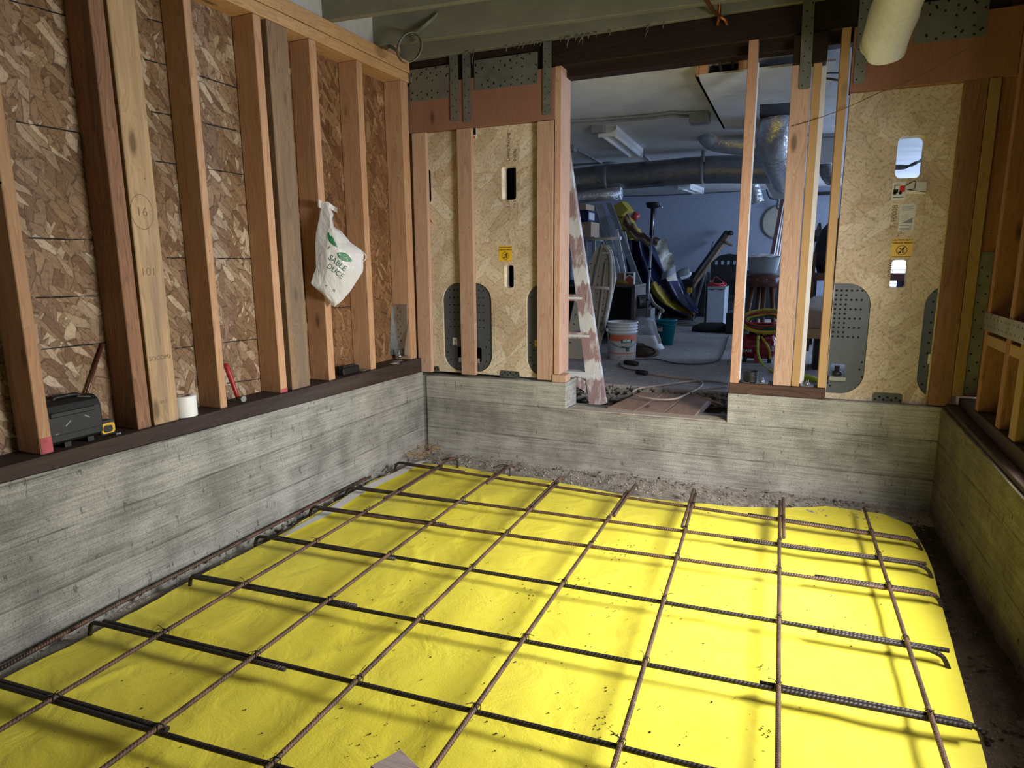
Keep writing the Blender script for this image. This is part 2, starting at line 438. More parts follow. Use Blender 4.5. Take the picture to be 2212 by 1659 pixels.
def foil(name, c, rough=.22, ribs=0, wr=.5):
    m, b = new(name); v = ocoord(m)
    n = noise(m, v, 26, 4, .65, .8); n2 = noise(m, v, 8, 3, .6)
    h = mth(m, 'ADD', n, mth(m, 'MULTIPLY', n2, 1.2))
    if ribs:
        uv = N(m, 'ShaderNodeTexCoord').outputs['UV']
        u = N(m, 'ShaderNodeSeparateXYZ', {0: uv}).outputs[0]
        h = mth(m, 'ADD', h, mth(m, 'MULTIPLY', mth(m, 'SINE', mth(m, 'MULTIPLY', u, ribs*6.283)), .25))
    L(m, ramp(m, n2, [(.3, tuple(x*.75 for x in c)), (.7, c)]), b.inputs['Base Color'])
    b.inputs['Metallic'].default_value = .95; b.inputs['Roughness'].default_value = rough
    bump(m, b, h, wr, .012)
    return m

def emit(name, c, s):
    m, b = new(name); b.inputs['Base Color'].default_value = (0, 0, 0, 1)
    b.inputs['Emission Color'].default_value = c + (1,); b.inputs['Emission Strength'].default_value = s
    return m

FIRL, FIRD = (.58, .37, .225), (.40, .21, .115)
M = {}
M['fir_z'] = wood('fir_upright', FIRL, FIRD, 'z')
M['fir_y'] = wood('fir_along_y', (.64, .44, .24), (.45, .27, .13), 'y')
M['fir_b'] = wood('fir_upright_pink', (.62, .43, .325), (.46, .275, .185), 'z')
M['fir_r'] = wood('fir_upright_red_shaded', (.34, .19, .115), (.22, .10, .055), 'z')  # red fir darkened, the side wall's shade put into its colour
M['tan_r'] = wood('tan_upright_shaded', (.40, .27, .15), (.29, .18, .09), 'z', knots=.5)  # shaded copy of the tan stud wood, dimness put into the colour
M['fir_x'] = wood('fir_along_x', FIRL, FIRD, 'x')
M['pine_z'] = wood('pale_pine_upright', (.58, .41, .24), (.40, .255, .135), 'z', grey=.55)
M['old_z'] = wood('weathered_upright', (.36, .19, .11), (.17, .085, .05), 'z', grey=.5)
M['grey_z'] = wood('grey_brown_upright', (.36, .24, .14), (.20, .125, .075), 'z', grey=.6)
M['lvl'] = wood('header_veneer', (.36, .19, .13), (.26, .115, .075), 'z', ring=.5)
M['lvl_tan'] = wood('tan_jack_stud', (.56, .36, .17), (.42, .24, .10), 'z', ring=.4, knots=.5)
M['sill'] = wood('dark_treated_sill', (.055, .034, .028), (.024, .016, .014), 'y', knots=.4, grey=.3)
M['sill_x'] = wood('dark_treated_sill_x', (.12, .065, .048), (.05, .03, .024), 'x', knots=.4)
M['oldbeam'] = wood('old_dark_beam', (.034, .018, .012), (.013, .008, .006), 'x', knots=.4)
M['plank'] = wood('dusty_plank', (.42, .30, .235), (.27, .18, .14), 'y', grey=.4)
M['scrap'] = wood('gray_board_scrap', (.44, .37, .36), (.27, .20, .20), 'x', grey=.2)
M['osb_l'] = osb('strand_board_side', (1, 2), [(.32, .20, .12), (.20, .11, .058), (.38, .25, .15), (.26, .15, .082), (.62, .49, .35), (.29, .17, .095)], (.06, .03, .014), .8, .8)
M['osb_l2'] = osb('strand_board_side_warm', (1, 2), [(.29, .15, .07), (.17, .075, .03), (.35, .19, .09), (.23, .105, .045), (.45, .29, .16)], (.04, .018, .007), .8, .8)
M['osb_b'] = osb('strand_lumber_face', (0, 2), [(.74, .63, .48), (.60, .46, .31), (.80, .70, .55), (.66, .53, .38), (.78, .67, .52)], (.33, .21, .12), .36, .33, layers=5, thr=.5, wob_=.022, gr=.80, angs=(1.5, 1.15, 1.95, .7, 2.4))
M['osb_edge'] = plain('strand_lumber_cut_edge', (.78, .66, .47), .8)
M['chalk'] = plain('dark_snap_line', (.012, .011, .012), .9)
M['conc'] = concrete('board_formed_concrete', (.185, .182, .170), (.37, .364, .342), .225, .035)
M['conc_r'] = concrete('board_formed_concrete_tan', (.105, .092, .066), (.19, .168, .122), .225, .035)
M['conc_b'] = concrete('board_formed_concrete_back_lit', (.225, .218, .198), (.455, .444, .41), .225, .035)  # lighter copy of the concrete, stronger light on this wall put into its colour
M['mortar'] = soil('smoothed_mortar', (.34, .29, .24), (.46, .41, .35), .5, .2)
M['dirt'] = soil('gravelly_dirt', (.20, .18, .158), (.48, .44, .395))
M['trench'] = soil('dark_soil_and_shade', (.035, .027, .02), (.12, .09, .065))  # trench soil, reused as painted shade on the floor's side strip
M['slab'] = soil('worn_slab', (.26, .245, .235), (.40, .375, .36), .35, .12)
M['rubble'] = soil('broken_slab_edge', (.14, .125, .11), (.40, .37, .335), .6, 1.0)
M['joist'] = painted('pale_green_paint', (.23, .23, .185))
M['deckp'] = painted('pale_deck_paint', (.30, .30, .26), streak='y')
M['whitep'] = painted('white_paint', (.55, .56, .56))
M['plaster'] = painted('white_plaster', (.58, .58, .58), .85)
M['plaster_blue'] = plain('pale_blue_gray_paint', (.33, .36, .44), .8, var=.06)
M['galv'] = metal('galvanized_steel', (.26, .27, .25), .5, met=.6)
M['galv_b'] = metal('bright_galvanized', (.50, .52, .54), .3)
M['pgray'] = plain('gray_coated_steel', (.082, .092, .106), .45, .25, .08)
M['hole'] = plain('dark_hole', (.008, .008, .010), .9)
M['pgreen'] = plain('green_gray_steel', (.10, .11, .10), .5, .4)
M['rebar'] = rebar_mat('rusty_rebar', (.055, .038, .032), (.22, .125, .085))
M['rebar_d'] = rebar_mat('dark_rebar', (.022, .019, .020), (.075, .060, .054), 80)
M['wire'] = metal('tie_wire', (.05, .045, .045), .5)
M['white'] = plain('white_plastic', (.78, .79, .80), .4, var=.05)
M['wrap'] = painted('wrinkled_wrap', (.70, .70, .66), .45, 'z')
M['paper'] = plain('white_paper', (.70, .70, .68), .7, var=.06)
M['black'] = plain('black_plastic', (.007, .0075, .0078), .55, var=.3)
M['blackm'] = plain('black_rubber', (.018, .018, .019), .7, var=.3)
M['red'] = plain('red_plastic', (.36, .022, .022), .4, var=.12)
M['pinkred'] = plain('red_marking_paint', (.46, .085, .10), .7, var=.4)
M['yellow'] = plain('yellow_plastic', (.72, .42, .02), .45, var=.08)
M['sticker'] = plain('yellow_sticker', (.78, .48, .015), .5, var=.06)
M['ink'] = plain('black_ink', (.015, .013, .012), .8)
M['inkbrown'] = plain('brown_stamp_ink', (.16, .09, .05), .9)
M['inkred'] = plain('red_ink', (.5, .03, .02), .8)
M['green'] = plain('green_ink', (.012, .16, .055), .5, var=.1)
M['greentxt'] = plain('dark_green_ink', (.02, .11, .07), .5, var=.1)
M['orange'] = plain('orange_print', (.50, .105, .045), .6, var=.06)
M['cardboard'] = plain('cardboard', (.40, .27, .185), .85, var=.1)
M['copper'] = metal('dull_copper', (.30, .12, .05), .4)
M['iron'] = plain('dark_iron', (.05, .032, .024), .6, .5)
M['foil'] = foil('foil_duct', (.80, .81, .83), .24, 0, .5)
M['foil_d'] = foil('gray_foil_duct', (.34, .34, .36), .30, 0, .45)
M['foil_b'] = foil('bright_crinkled_foil', (.85, .88, .92), .18, 0, 1.0)
M['gray'] = plain('gray_enamel', (.24, .25, .26), .5, var=.1)
M['beige'] = plain('beige_enamel', (.44, .40, .325), .45, var=.1)
M['navy'] = plain('navy_tarp', (.007, .014, .06), .3, var=.4)
M['tarpy'] = plain('yellow_tarp', (.38, .27, .02), .4, var=.25)
M['teal'] = plain('teal_plastic', (.0, .22, .28), .35, var=.1)
M['kraft'] = plain('brown_paper', (.19, .115, .07), .8, var=.3)
M['news'] = plain('old_printed_paper', (.42, .40, .33), .8, var=.35)
M['mustard'] = plain('mustard_card', (.36, .27, .03), .7, var=.12)
M['leather'] = plain('brown_leather', (.10, .032, .022), .3, var=.35)
M['darkwood'] = wood('dark_stool_wood', (.17, .085, .045), (.09, .04, .02), 'z', .4)
M['desk'] = wood('gray_desk_veneer', (.16, .13, .12), (.10, .08, .075), 'z', .5, .2)
M['fridge'] = plain('gray_white_enamel', (.34, .37, .41), .35, var=.06)
M['clear'] = plain('smoky_clear_plastic', (.35, .36, .42), .12, var=.15, spec=.8)
M['hosey'] = plain('yellow_hose', (.62, .48, .03), .4, var=.12)
M['hoselime'] = plain('lime_hose', (.55, .68, .03), .4, var=.1)
M['hosegreen'] = plain('green_hose', (.01, .12, .08), .4)
M['hosered'] = plain('red_hose', (.48, .05, .04), .4)
M['tan'] = plain('dusty_tan_cord', (.38, .29, .25), .7)
M['cordg'] = plain('dark_cord', (.075, .068, .062), .6)
M['cranberry'] = plain('red_tank_paint', (.28, .008, .018), .18, var=.12, spec=.7)
M['stripe'] = plain('striped_fabric', (.42, .34, .34), .85)
M['straw'] = plain('dry_straw', (.42, .27, .13), .9, var=.3)
M['bluewhite'] = emit('bright_window_sky', (.80, .88, 1.0), 3.2)
# membrane: yellow sheet with specks and scuffs of dirt
def membrane_mat():
    m, b = new('yellow_membrane'); v = ocoord(m, False)
    n = noise(m, v, 2.2, 4, .6); n2 = noise(m, v, 14, 4, .6)
    col = ramp(m, mth(m, 'ADD', mth(m, 'MULTIPLY', n, .6), mth(m, 'MULTIPLY', n2, .4)), [(.3, (.765, .67, .055)), (.7, (.82, .75, .09))])
    sp = N(m, 'ShaderNodeTexVoronoi', {'Vector': v, 'Scale': 42.0}); s2 = N(m, 'ShaderNodeSeparateColor', {0: sp.outputs['Color']})
    pm = mth(m, 'MULTIPLY', ramp(m, mth(m, 'SUBTRACT', mth(m, 'MULTIPLY', s2.outputs[0], .24), sp.outputs['Distance']), [(0, 0), (.04, 1)]), ramp(m, s2.outputs[1], [(.72, 0), (.74, 1)], 'CONSTANT'))
    pm = mth(m, 'MULTIPLY', pm, ramp(m, noise(m, v, 3.1, 3, .7), [(.5, 0), (.62, 1)]))
    sc = mth(m, 'MULTIPLY', ramp(m, noise(m, v, 30, 5, .75), [(.60, 0), (.70, .9)]), ramp(m, noise(m, v, 2.6, 2, .5), [(.56, 0), (.68, 1)]))
    col = mix(m, mth(m, 'MULTIPLY', sc, .65), col, (.16, .11, .03))
    col = mix(m, mth(m, 'MULTIPLY', pm, .9), col, (.05, .035, .02))
    L(m, col, b.inputs['Base Color']); b.inputs['Roughness'].default_value = .42; b.inputs['Specular IOR Level'].default_value = .35
    bump(m, b, mth(m, 'ADD', noise(m, mapp(m, v, (1, 1, 1), (0, 0, .6)), 5, 3, .55, 1.0), mth(m, 'MULTIPLY', noise(m, v, 160, 2, .6), .12)), .35, .03)
    return m
M['membrane'] = membrane_mat()

# ------------------------------------------------------------------ setting: floor, concrete stem walls
def fbm(x, y, s, o=4):
    return mnoise.fractal(Vector((x*s, y*s, 3.3)), 1.0, 2.0, o)
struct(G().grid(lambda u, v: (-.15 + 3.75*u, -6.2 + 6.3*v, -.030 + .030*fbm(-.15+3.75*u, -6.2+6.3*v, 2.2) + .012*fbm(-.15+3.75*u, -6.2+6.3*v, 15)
        + .05*max(0, 1 - (.0 - (-6.2+6.3*v))/.25)*.5), 150, 250, sel=lambda u, v: 1 if -.15+3.75*u > 2.98 + .12*mnoise.noise(Vector((u*30, v*50, 1))) and -6.2+6.3*v < -.16 else 0), 'floor', [M['dirt'], M['trench']], recalc=False)  # second material darkens the strip by the side wall, painting in its shade
YN = -6.2
struct(G().prism([(0, .0, -.2), (0, .0, .600), (0, YN, .706), (0, YN, -.2)], (-.28, 0, 0)), 'wall_left', M['conc'], base=(0, 0, 0))
g = G()
g.prism([(-.28, .012, -.2), (.028, .012, -.2), (.028, .012, .572), (-.28, .012, .572)], (0, .22, 0))
g.prism([(.028, 0, -.2), (3.6, 0, -.2), (3.6, 0, .603), (2.160, 0, .597), (2.163, 0, .414), (1.119, 0, .406), (1.119, 0, .590), (.028, 0, .574)], (0, .235, 0))
struct(g, 'wall_back', M['conc_b'], base=(0, 0, 0), bevel=.004)
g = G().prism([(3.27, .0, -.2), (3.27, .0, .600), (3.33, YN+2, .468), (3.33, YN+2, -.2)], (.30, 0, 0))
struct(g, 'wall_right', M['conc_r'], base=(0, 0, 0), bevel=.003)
# trowelled mortar on the notch
one(G().prism([(1.122, .004, .406), (2.158, .004, .4145), (2.13, .10, .418), (1.9, .085, .417), (1.62, .105, .413), (1.35, .095, .412), (1.15, .12, .409)], (0, 0, .007)), 'mortar_bed', M['mortar'],
    'pale smeared mortar along the low notch of the concrete wall', 'mortar')
# rest of the room shell: near side wall with its opening and an unseen jamb post added to block light, wall behind, deck above
struct(G().box((3.35, -1.22, .662), (3.52, -1.14, 2.95)).box((3.49, -1.2, .5), (3.52, .0, 2.95)).box((3.49, -5, .45), (3.52, -2.15, 2.95)).box((3.49, -2.15, .45), (3.52, -1.2, .68)).box((3.49, -2.15, 1.58), (3.52, -1.2, 2.95)), 'wall_side', M['osb_l2'])
struct(G().box((-.3, -6.4, 0), (-.1, -6.3, 2.95)).box((2.8, -6.4, 0), (3.6, -6.3, 2.95)).box((-.1, -6.4, 2.4), (2.8, -6.3, 2.95)), 'wall_near', M['whitep'])
struct(G().box((-.5, -6.4, 2.955), (4.0, .25, 2.99)), 'ceiling', M['deckp'])

# ------------------------------------------------------------------ wall of studs on the long concrete wall
def zc(y): return .600 - .0172*y
one(G().prism([(-.008, 0.0, zc(0)), (-.008, 0, .704), (-.008, YN, .704), (-.008, YN, zc(YN)-.0)], (-.20, 0, 0)), 'sill_plate', M['sill'],
    'dark brown sill plate under the row of studs, on the long concrete wall', 'sill plate', bevel=.003)
struct(G().box((-.172, YN, .704), (-.19, -1.19, 2.95)), 'wall_left.001', M['osb_l'], base=(-.18, -3, .7))
SH = struct(G().box((-.172, -1.187, .704), (-.19, 0.2, 2.95)), 'wall_left.002', M['osb_l2'], base=(-.18, -.5, .7))
# snapped lines on the strand board
def snap(y0, y1, z0, z1):
    g = G(); n = 40
    for s in range(n):
        a = y0 + (y1-y0)*s/n; b = y0 + (y1-y0)*(s+1)/n
        h = lambda t: .0026 + .0022*mnoise.noise(Vector((t*37, z0*9, 0)))
        zz = lambda t: z0 + (z1-z0)*(t-y0)/(y1-y0) + .0018*mnoise.noise(Vector((t*23, z0*5, 4)))
        g.add([(-.1712, a, zz(a)-h(a)), (-.1712, b, zz(b)-h(b)), (-.1712, b, zz(b)+h(b)), (-.1712, a, zz(a)+h(a))], [(0, 1, 2, 3)])
    return g
LINES = [((20, 0), (150, 36)), ((33, 262), (172, 287)), ((62, 514), (200, 519)), ((77, 643), (213, 639)), ((90, 755), (230, 740)), ((310, 128), (362, 141)), ((325, 241), (370, 249)), ((335, 348), (380, 354)),
         ((430, 164), (512, 190)), ((440, 266), (515, 283)), ((449, 365), (527, 378)), ((360, 557), (402, 557)), ((468, 558), (545, 559)), ((378, 753), (418, 748)), ((482, 740), (555, 732)), ((490, 828), (563, 818)), ((318, 40), (352, 50)), ((722, 665), (760, 662))]
for i, (a, b) in enumerate(LINES):
    p, q = at(*a, 'x', -.172), at(*b, 'x', -.172)
    o = snap(p.y, q.y, p.z, q.z).build('snapped_line', M['chalk'], SH if p.y > -1.2 else bpy.data.objects['wall_left.001'], recalc=False)

def stud(y0, y1, label, mat='fir_z', x0=-.170, x1=-.030, z0=.704, z1=2.603, dy=0.0, group='wall studs in front of the strand board', name='wall_stud', paint=None):
    g = G().prism([(x0, y0, z0), (x1, y0, z0), (x1, y1, z0), (x0, y1, z0)], (0, dy, z1-z0))
    if paint:
        o = g.build(name, M[mat], bevel=.003)
        G().box((x1+.0006, y0+.002, z0+.001), (x1-.02, y1+.0006, z0+paint)).build('painted_foot', M['pinkred'], o, bevel=.001)
        tag(o, label, 'wall stud', group); return o
    return one(g, name, M[mat], label, 'wall stud', group, bevel=.003)
s1 = stud(-2.655, -2.611, 'fir wall stud with red paint on its foot, in front of the black tool case', paint=.062)
G().box((-.1705, -2.6556, 1.672), (-.0305, -2.654, 1.680)).build('saw_mark', M['chalk'], s1)
stud(-2.262, -2.199, 'weathered brown wall stud nailed to the broad pale stud beside the tape roll', 'old_z')
sp = stud(-2.184, -2.060, 'broad pale wall stud set flat, penciled and stamped, beside the white tape roll', 'pine_z', x0=-.12)
stud(-1.825, -1.784, 'fir wall stud between the white tape roll and the red hammer')
stud(-1.418, -1.367, 'fir wall stud with pink foot, next to the gray flat stud', paint=.022)
stud(-1.329, -1.182, 'gray weathered wall stud set flat', 'grey_z', x0=-.072)
stud(-1.014, -.957, 'fir wall stud with the plastic bag hung on it')
stud(-.592, -.536, 'fir wall stud beside the small black box on the sill', 'fir_z')
stud(-.106, -.024, 'fir wall stud in the corner behind the galvanized bracket')
# pencil and stamps on the broad stud
onx = lambda u, v: (-.0294, u, v)
for q, tx, sz, of in (((307, 458), '16', .055, -.0012), ((321, 588), '101', .05, -.0012), ((345, 773), 'SOCOMI', .027, 0), ((353, 868), 'SFI 2', .02, 0)):
    p = at(*q, 'x', -.0294); g = G().text(tx, sz, onx, 0, 0, (p.y, p.z), off=of); g.build('stamped_lettering', M['inkbrown'], sp, recalc=False)
p = at(307, 458, 'x', -.0294); g = G()
ring = [(p.y + .052*math.cos(a*.2), p.z + .072*math.sin(a*.2)) for a in range(32)]
for a, b in zip(ring, ring[1:]):
    g.add([onx(a[0], a[1]), onx(b[0], b[1]), onx(b[0]*.97+p.y*.03, b[1]*.97+p.z*.03), onx(a[0]*.97+p.y*.03, a[1]*.97+p.z*.03)], [(0, 1, 2, 3)])
g.build('penciled_circle', M['inkbrown'], sp, recalc=False)

# double top plate
PT = 'doubled top plate over the studs'
one(G().box((-.172, YN, 2.604), (-.025, -.012, 2.664)), 'top_plate', M['fir_y'], 'pale lower board of the doubled top plate, right on the stud tops', 'top plate', PT, bevel=.003)
one(G().box((-.172, YN, 2.668), (-.022, -.002, 2.743)), 'top_plate', M['fir_y'], 'upper board of the doubled top plate, under the joist ends', 'top plate', PT, bevel=.003)
one(G().box((-.172, -.21, 2.745), (-.06, -.05, 2.83)), 'wood_block', M['fir_x'], 'orange wood block on the end of the top plate by the hanging strap', 'wood block', bevel=.003)

# joists
def joist(y0, y1, label, x0=-.16, x1=3.62, t=.045, z0=2.745, z1=2.953):
    return one(G().prism([(x0, y0, z0), (x1, y1, z0), (x1, y1+t, z0), (x0, y0+t, z0)], (0, 0, z1-z0)), 'ceiling_joist', M['joist'], label, 'joist', 'pale green painted joists overhead', bevel=.002)
joist(-.372, -.085, 'pale green joist with the metal strap looped on its face')
joist(-.855, -.54, 'pale green joist nearest the viewer of those overhead')
rim = joist(-.030, .0, 'pale green joist resting on the dark beam, with paint drips', t=.05)
# curled drips of paint along the lower edge
g = G()
for k in range(46):
    px = random.choice([random.uniform(1205, 1290), random.uniform(1205, 1450), random.uniform(1000, 1180)])
    ln = random.uniform(.008, .04) if random.random() < .85 else random.uniform(.05, .1)
    p = Y(px, 100 - (px-1200)*.13, -.022 + .03*(px-800)/2000); x = p.x; z = 2.747
    yy = -.030 + .03*(x+.16)/3.78 - .004; sw = random.uniform(-.35, .05)
    g.tube([(x, yy, z), (x+sw*ln*.5, yy-.003, z-ln*.5), (x+sw*ln+.2*ln*random.uniform(-1, 1), yy-.002, z-ln)], lambda t: .0026*(1-.5*t), 5)
o = g.build('paint_drips', M['joist'], rim); o['kind'] = 'stuff'
# painted blocking between joist ends
one(G().box((-.06, -.79, 2.745), (-.1, -.34, 2.953)), 'blocking', M['whitep'], 'white painted block between the joist ends above the top plate', 'blocking', 'white blocks between joist ends', bevel=.002)
one(G().box((-.06, -1.7, 2.745), (-.1, -.85, 2.953)), 'blocking', M['whitep'], 'white painted block above the top plate at the upper edge of the photo', 'blocking', 'white blocks between joist ends', bevel=.002)

# ------------------------------------------------------------------ beam and headers on the back wall
one(G().box((-.17, .012, 2.592), (3.6, .10, 2.744)), 'wooden_beam', M['oldbeam'], 'old dark brown beam across the top of the opening', 'beam', bevel=.006)
struct(G().box((1.03, .102, 2.545), (3.6, .20, 2.744)), 'trim_1', M['oldbeam'], bevel=.004)
HX = 'reddish veneer headers under the dark beam'
one(G().box((-.045, .0, 2.281), (1.031, .09, 2.588)), 'header_beam', M['lvl'], 'reddish wooden header over the slotted panel by the stud wall', 'header', HX, bevel=.002)
one(G().box((2.690, .0, 2.272), (3.42, .09, 2.590)), 'header_beam', M['lvl'], 'dim reddish header over the slotted panel with the paper label', 'header', HX, bevel=.002)

def nails(g, pts, to3, r=.0062, mi=1):
    for u, v in pts:
        d = disc(u, v, r, 8); g.add([to3(a, b) for a, b in d], [tuple(range(8))], mi)
def fy(y): return lambda u, v, d=0: (u, y + d, v)
def nail_plate(x0, x1, z0, z1, label, seed):
    rnd = random.Random(seed); g = G()
    g.plate(rrect(x0, z0, x1, z1, .008), [], fy(-.004), .0038)
    pts = []
    nx = int((x1-x0)/.042)
    for i in range(nx+1):
        x = x0 + .018 + (x1-x0-.036)*i/max(1, nx)
        zs = [.90, .76, .62, .22, .10]
        for j, zz in enumerate(zs):
            if rnd.random() < .72: pts.append((x + rnd.uniform(-.008, .008), z0 + (z1-z0)*zz + (.012 if (i+j) % 2 else -.006)))
    nails(g, pts, fy(-.0044))
    return one(g, 'nail_plate', [M['galv'], M['hole']], label, 'nail plate', 'perforated nail plates on the headers', recalc=False)
nail_plate(-.028, .282, 2.482, 2.688, 'square galvanized nail plate in the corner above the slotted panel', 3)
nail_plate(.470, .915, 2.505, 2.690, 'long galvanized nail plate between the hanging metal straps', 4)
nail_plate(2.96, 3.27, 2.470, 2.66, 'dim galvanized nail plate behind the white wrapped duct', 5)
def strap(x0, x1, z0, z1, label, dx=0.0):
    g = G().plate([(x0, z0+.008), (x0+.008, z0), (x1-.008, z0), (x1, z0+.008), (x1+dx, z1), (x0+dx, z1)], [], fy(-.0095), .0035)
    nails(g, [((x0+x1)/2 + (.012 if k % 2 else -.013), z0 + .02 + .037*k) for k in range(int((z1-z0)/.037))], fy(-.0099), .0042)
    return one(g, 'metal_strap', [M['galv'], M['hole']], label, 'metal strap', 'upright metal straps tying joist to header', recalc=False)
strap(.291, .353, 2.329, 2.9, 'galvanized strap beside the square nail plate')
strap(.387, .445, 2.312, 2.9, 'galvanized strap at the near end of the long nail plate, closely paired with another strap')
strap(.952, 1.009, 2.310, 2.9, 'galvanized strap beside the post of the opening')
strap(2.440, 2.498, 2.306, 2.9, 'galvanized strap on the post inside the opening', -.012)
strap(2.703, 2.757, 2.307, 2.9, 'dim galvanized strap beside the white wrapped duct')

# ------------------------------------------------------------------ slotted wall panels (strand lumber) with steel plates
PY = .040
CY = 'prefabricated slotted wall panels'
def panel(base, label, outer, holes, plates, feet):
    t = thing('wall_panel', base, label, 'wall panel', CY)
    cut = [p[0] for p in plates] + [f[0] for f in feet]
    face = G().plate(outer, holes + [c for c in cut if c[1]] if False else holes + [p[0] for p in plates], fy(PY), .085, 0, 1).build('panel_board', [M['osb_b'], M['osb_edge']], t, recalc=False)
    for poly, inner, pts in plates:
        g = G().plate(poly, inner, fy(PY+.010), .004, 0); nails(g, pts, fy(PY+.0096), .0066)
        g.build('steel_plate', [M['pgray'], M['hole']], t, recalc=False)
    for poly, pts in feet:
        g = G().plate(poly, [], fy(PY-.002), .0015, 0); nails(g, pts, fy(PY-.0024), .0068)
        g.build('foot_plate', [M['pgreen'], M['hole']], t, recalc=False)
    return face
def q(px, py): p = Y(px, py, PY); return (p.x, p.z)
def qr(x0, y0, x1, y1, r=.018, **k):
    a, b = q((x0), (y0)), q((x1), (y1)); return rrect(a[0], b[1], b[0], a[1], r, **k)
def arch(x0, x1, z0, z1, r): return rrect(x0, z0, x1, z1, r, 12)
# panel beside the stud wall
A0, A1 = q(958, 700)[0], q(1062, 700)[0]
ZT, ZB = q(1010, 611)[1], q(1010, 802)[1]
pl1 = arch(A0, A1, ZB, ZT, .125)
B0 = q(1138, 700)[0]
pl2 = clip_poly(arch(B0, B0 + (A1-A0), ZB, ZT, .125), 0, 1.0)
pl2 = [(min(u, .998), v) for u, v in pl2]
win1 = rrect(q(987, 760)[0], q(990, 780)[1], q(1039, 760)[0], q(1039, 752)[1], .012)
pts1 = []
for r_ in range(6):
    zz = ZT - .052 - r_*.0525
    for c_ in range(9): pts1.append((A0 + .052 + c_*.0335, zz))
    if r_ < 5: pts1 += [(A0+.215, zz-.026)]
for k in range(4):
    zz = ZT - .40 - k*.052
    pts1 += [(A0 + (.025 if k % 2 == 0 else .05), zz), (A1 - (.025 if k % 2 == 0 else .05), zz)]
pts2 = [(B0 + .075, ZT - .075 - .055*k) for k in range(6)] + [(B0 + (.022 if k % 2 == 0 else .048), ZT - .405 - .052*k) for k in range(4)]
holes = [qr(1083, 360, 1115, 431), qr(1089, 573, 1110, 622), qr(896, 368, 932, 437), qr(898, 574, 932, 618)]
f1 = rrect(q(932, 795)[0], .600, q(949, 795)[0], q(940, 791)[1], .014, corners=(1, 0, 0, 0))
f2 = rrect(q(1080, 800)[0], .596, q(1122, 800)[0], q(1100, 801)[1], .014, corners=(1, 1, 0, 0))
t1 = panel((.5, PY, .6), 'pale slotted strand lumber panel beside the stud wall, three studs over its face',
      [(-.165, .605), (1.02, .605), (1.02, 2.279), (-.165, 2.279)], holes,
      [(pl1, [win1], pts1), (pl2, [], pts2)],
      [(f1, [(f1[0][0]-.012, .62), (f1[0][0]-.02, .635), (f1[0][0]-.035, .622)]), (f2, [(q(1085+6*k, 800)[0], .612 + .016*(k % 2)) for k in range(7)])])
a, b = q(990, 771), q(1036, 781)
G().box((a[0], PY+.002, b[1]-.012), (b[0], PY+.006, a[1]-.003)).build('bracket', M['galv_b'], t1)
def sticker(t, x0, z0, x1, z1, y, mats, draw, name='sticker'):
    g = G().box((x0, y, z0), (x1, y+.0006, z1)); draw(g, lambda u, v: (x0 + u*(x1-x0), y-.0005, z0 + v*(z1-z0)), (x1-x0), (z1-z0))
    return g.build(name, mats, t, recalc=False)
def blk(g, f, u0, v0, u1, v1, mi=1): g.add([f(u0, v0), f(u1, v0), f(u1, v1), f(u0, v1)], [(0, 1, 2, 3)], mi)
def caution(g, f, wd, h):
    iso = lambda u, v: f(u/wd, v/h)
    g.text('CAUTION HEAVY', wd*.125, iso, 1, 0, (wd*.5, h*.90), off=.0004); g.text('CUIDADO PESADO', wd*.118, iso, 1, 0, (wd*.5, h*.75), off=.0004)
    blk(g, f, .04, .03, .96, .055)
    c = (wd*.5, h*.37); R = min(wd, h)*.27
    for k in range(24):
        a0, a1 = k*math.pi/12, (k+1)*math.pi/12
        g.add([iso(c[0]+R*math.cos(a)*s, c[1]+R*math.sin(a)*s) for a, s in ((a0, 1), (a1, 1), (a1, .88), (a0, .88))], [(0, 1, 2, 3)], 1)
    P = lambda a, b: iso(c[0]+R*a, c[1]+R*b)
    g.add([P(-.05, .2), P(.15, .1), P(.55, .55), P(.35, .7)], [(0, 1, 2, 3)], 1)      # stooping back
    g.add([P(.3, .7), P(.55, .6), P(.25, .05), P(.1, .1)], [(0, 1, 2, 3)], 1)
    g.add([P(.05, .15), P(.2, .1), P(.35, -.6), P(.15, -.62)], [(0, 1, 2, 3)], 1)
    g.add([P(.25, .2), P(.35, .1), P(.5, -.5), P(.4, -.6)], [(0, 1, 2, 3)], 1)
    g.add([P(-.05, .2), P(.05, .15), P(-.2, -.35), P(-.3, -.3)], [(0, 1, 2, 3)], 1)
    g.add([P(-.6, -.6), P(-.12, -.6), P(-.12, -.3), P(-.6, -.3)], [(0, 1, 2, 3)], 1)
    g.add([P(.16*math.cos(k*.785)-.25, .16*math.sin(k*.785)+.28) for k in range(8)], [tuple(range(8))], 1)
a, b = q(1078, 565), q(1106, 531)
tag(sticker(t1, a[0], a[1], b[0], b[1], PY-.001, [M['sticker'], M['ink']], caution, 'caution_label'), 'yellow caution sticker with black print')
a, b = q(1016.5, 300), q(1031, 276)
def nlab(g, f, wd, h):
    blk(g, f, 0, .34, .8, 1, 1); blk(g, f, 0, 0, .7, .26, 2)
    iso = lambda u, v: f(u/wd, v/h); g.text('N', h*.62, iso, 0, 0, (wd*.36, h*.68), off=.0012)
sticker(t1, a[0], a[1], b[0], b[1], PY-.001, [M['paper'], M['ink'], M['orange']], nlab, 'maker_label')
a, b = q(977, 745), q(986, 730)
def bar_(g, f, wd, h):
    for k in range(5): blk(g, f, .15+.14*k, .05, .2+.14*k, .2); 
    for k in range(3): blk(g, f, .25, .45+.12*k, .75, .49+.12*k)
sticker(t1, a[0], a[1], b[0], b[1], PY+.009, [M['paper'], M['ink']], bar_, 'bar_code_label')
a, b = q(1154, 749), q(1161, 735)
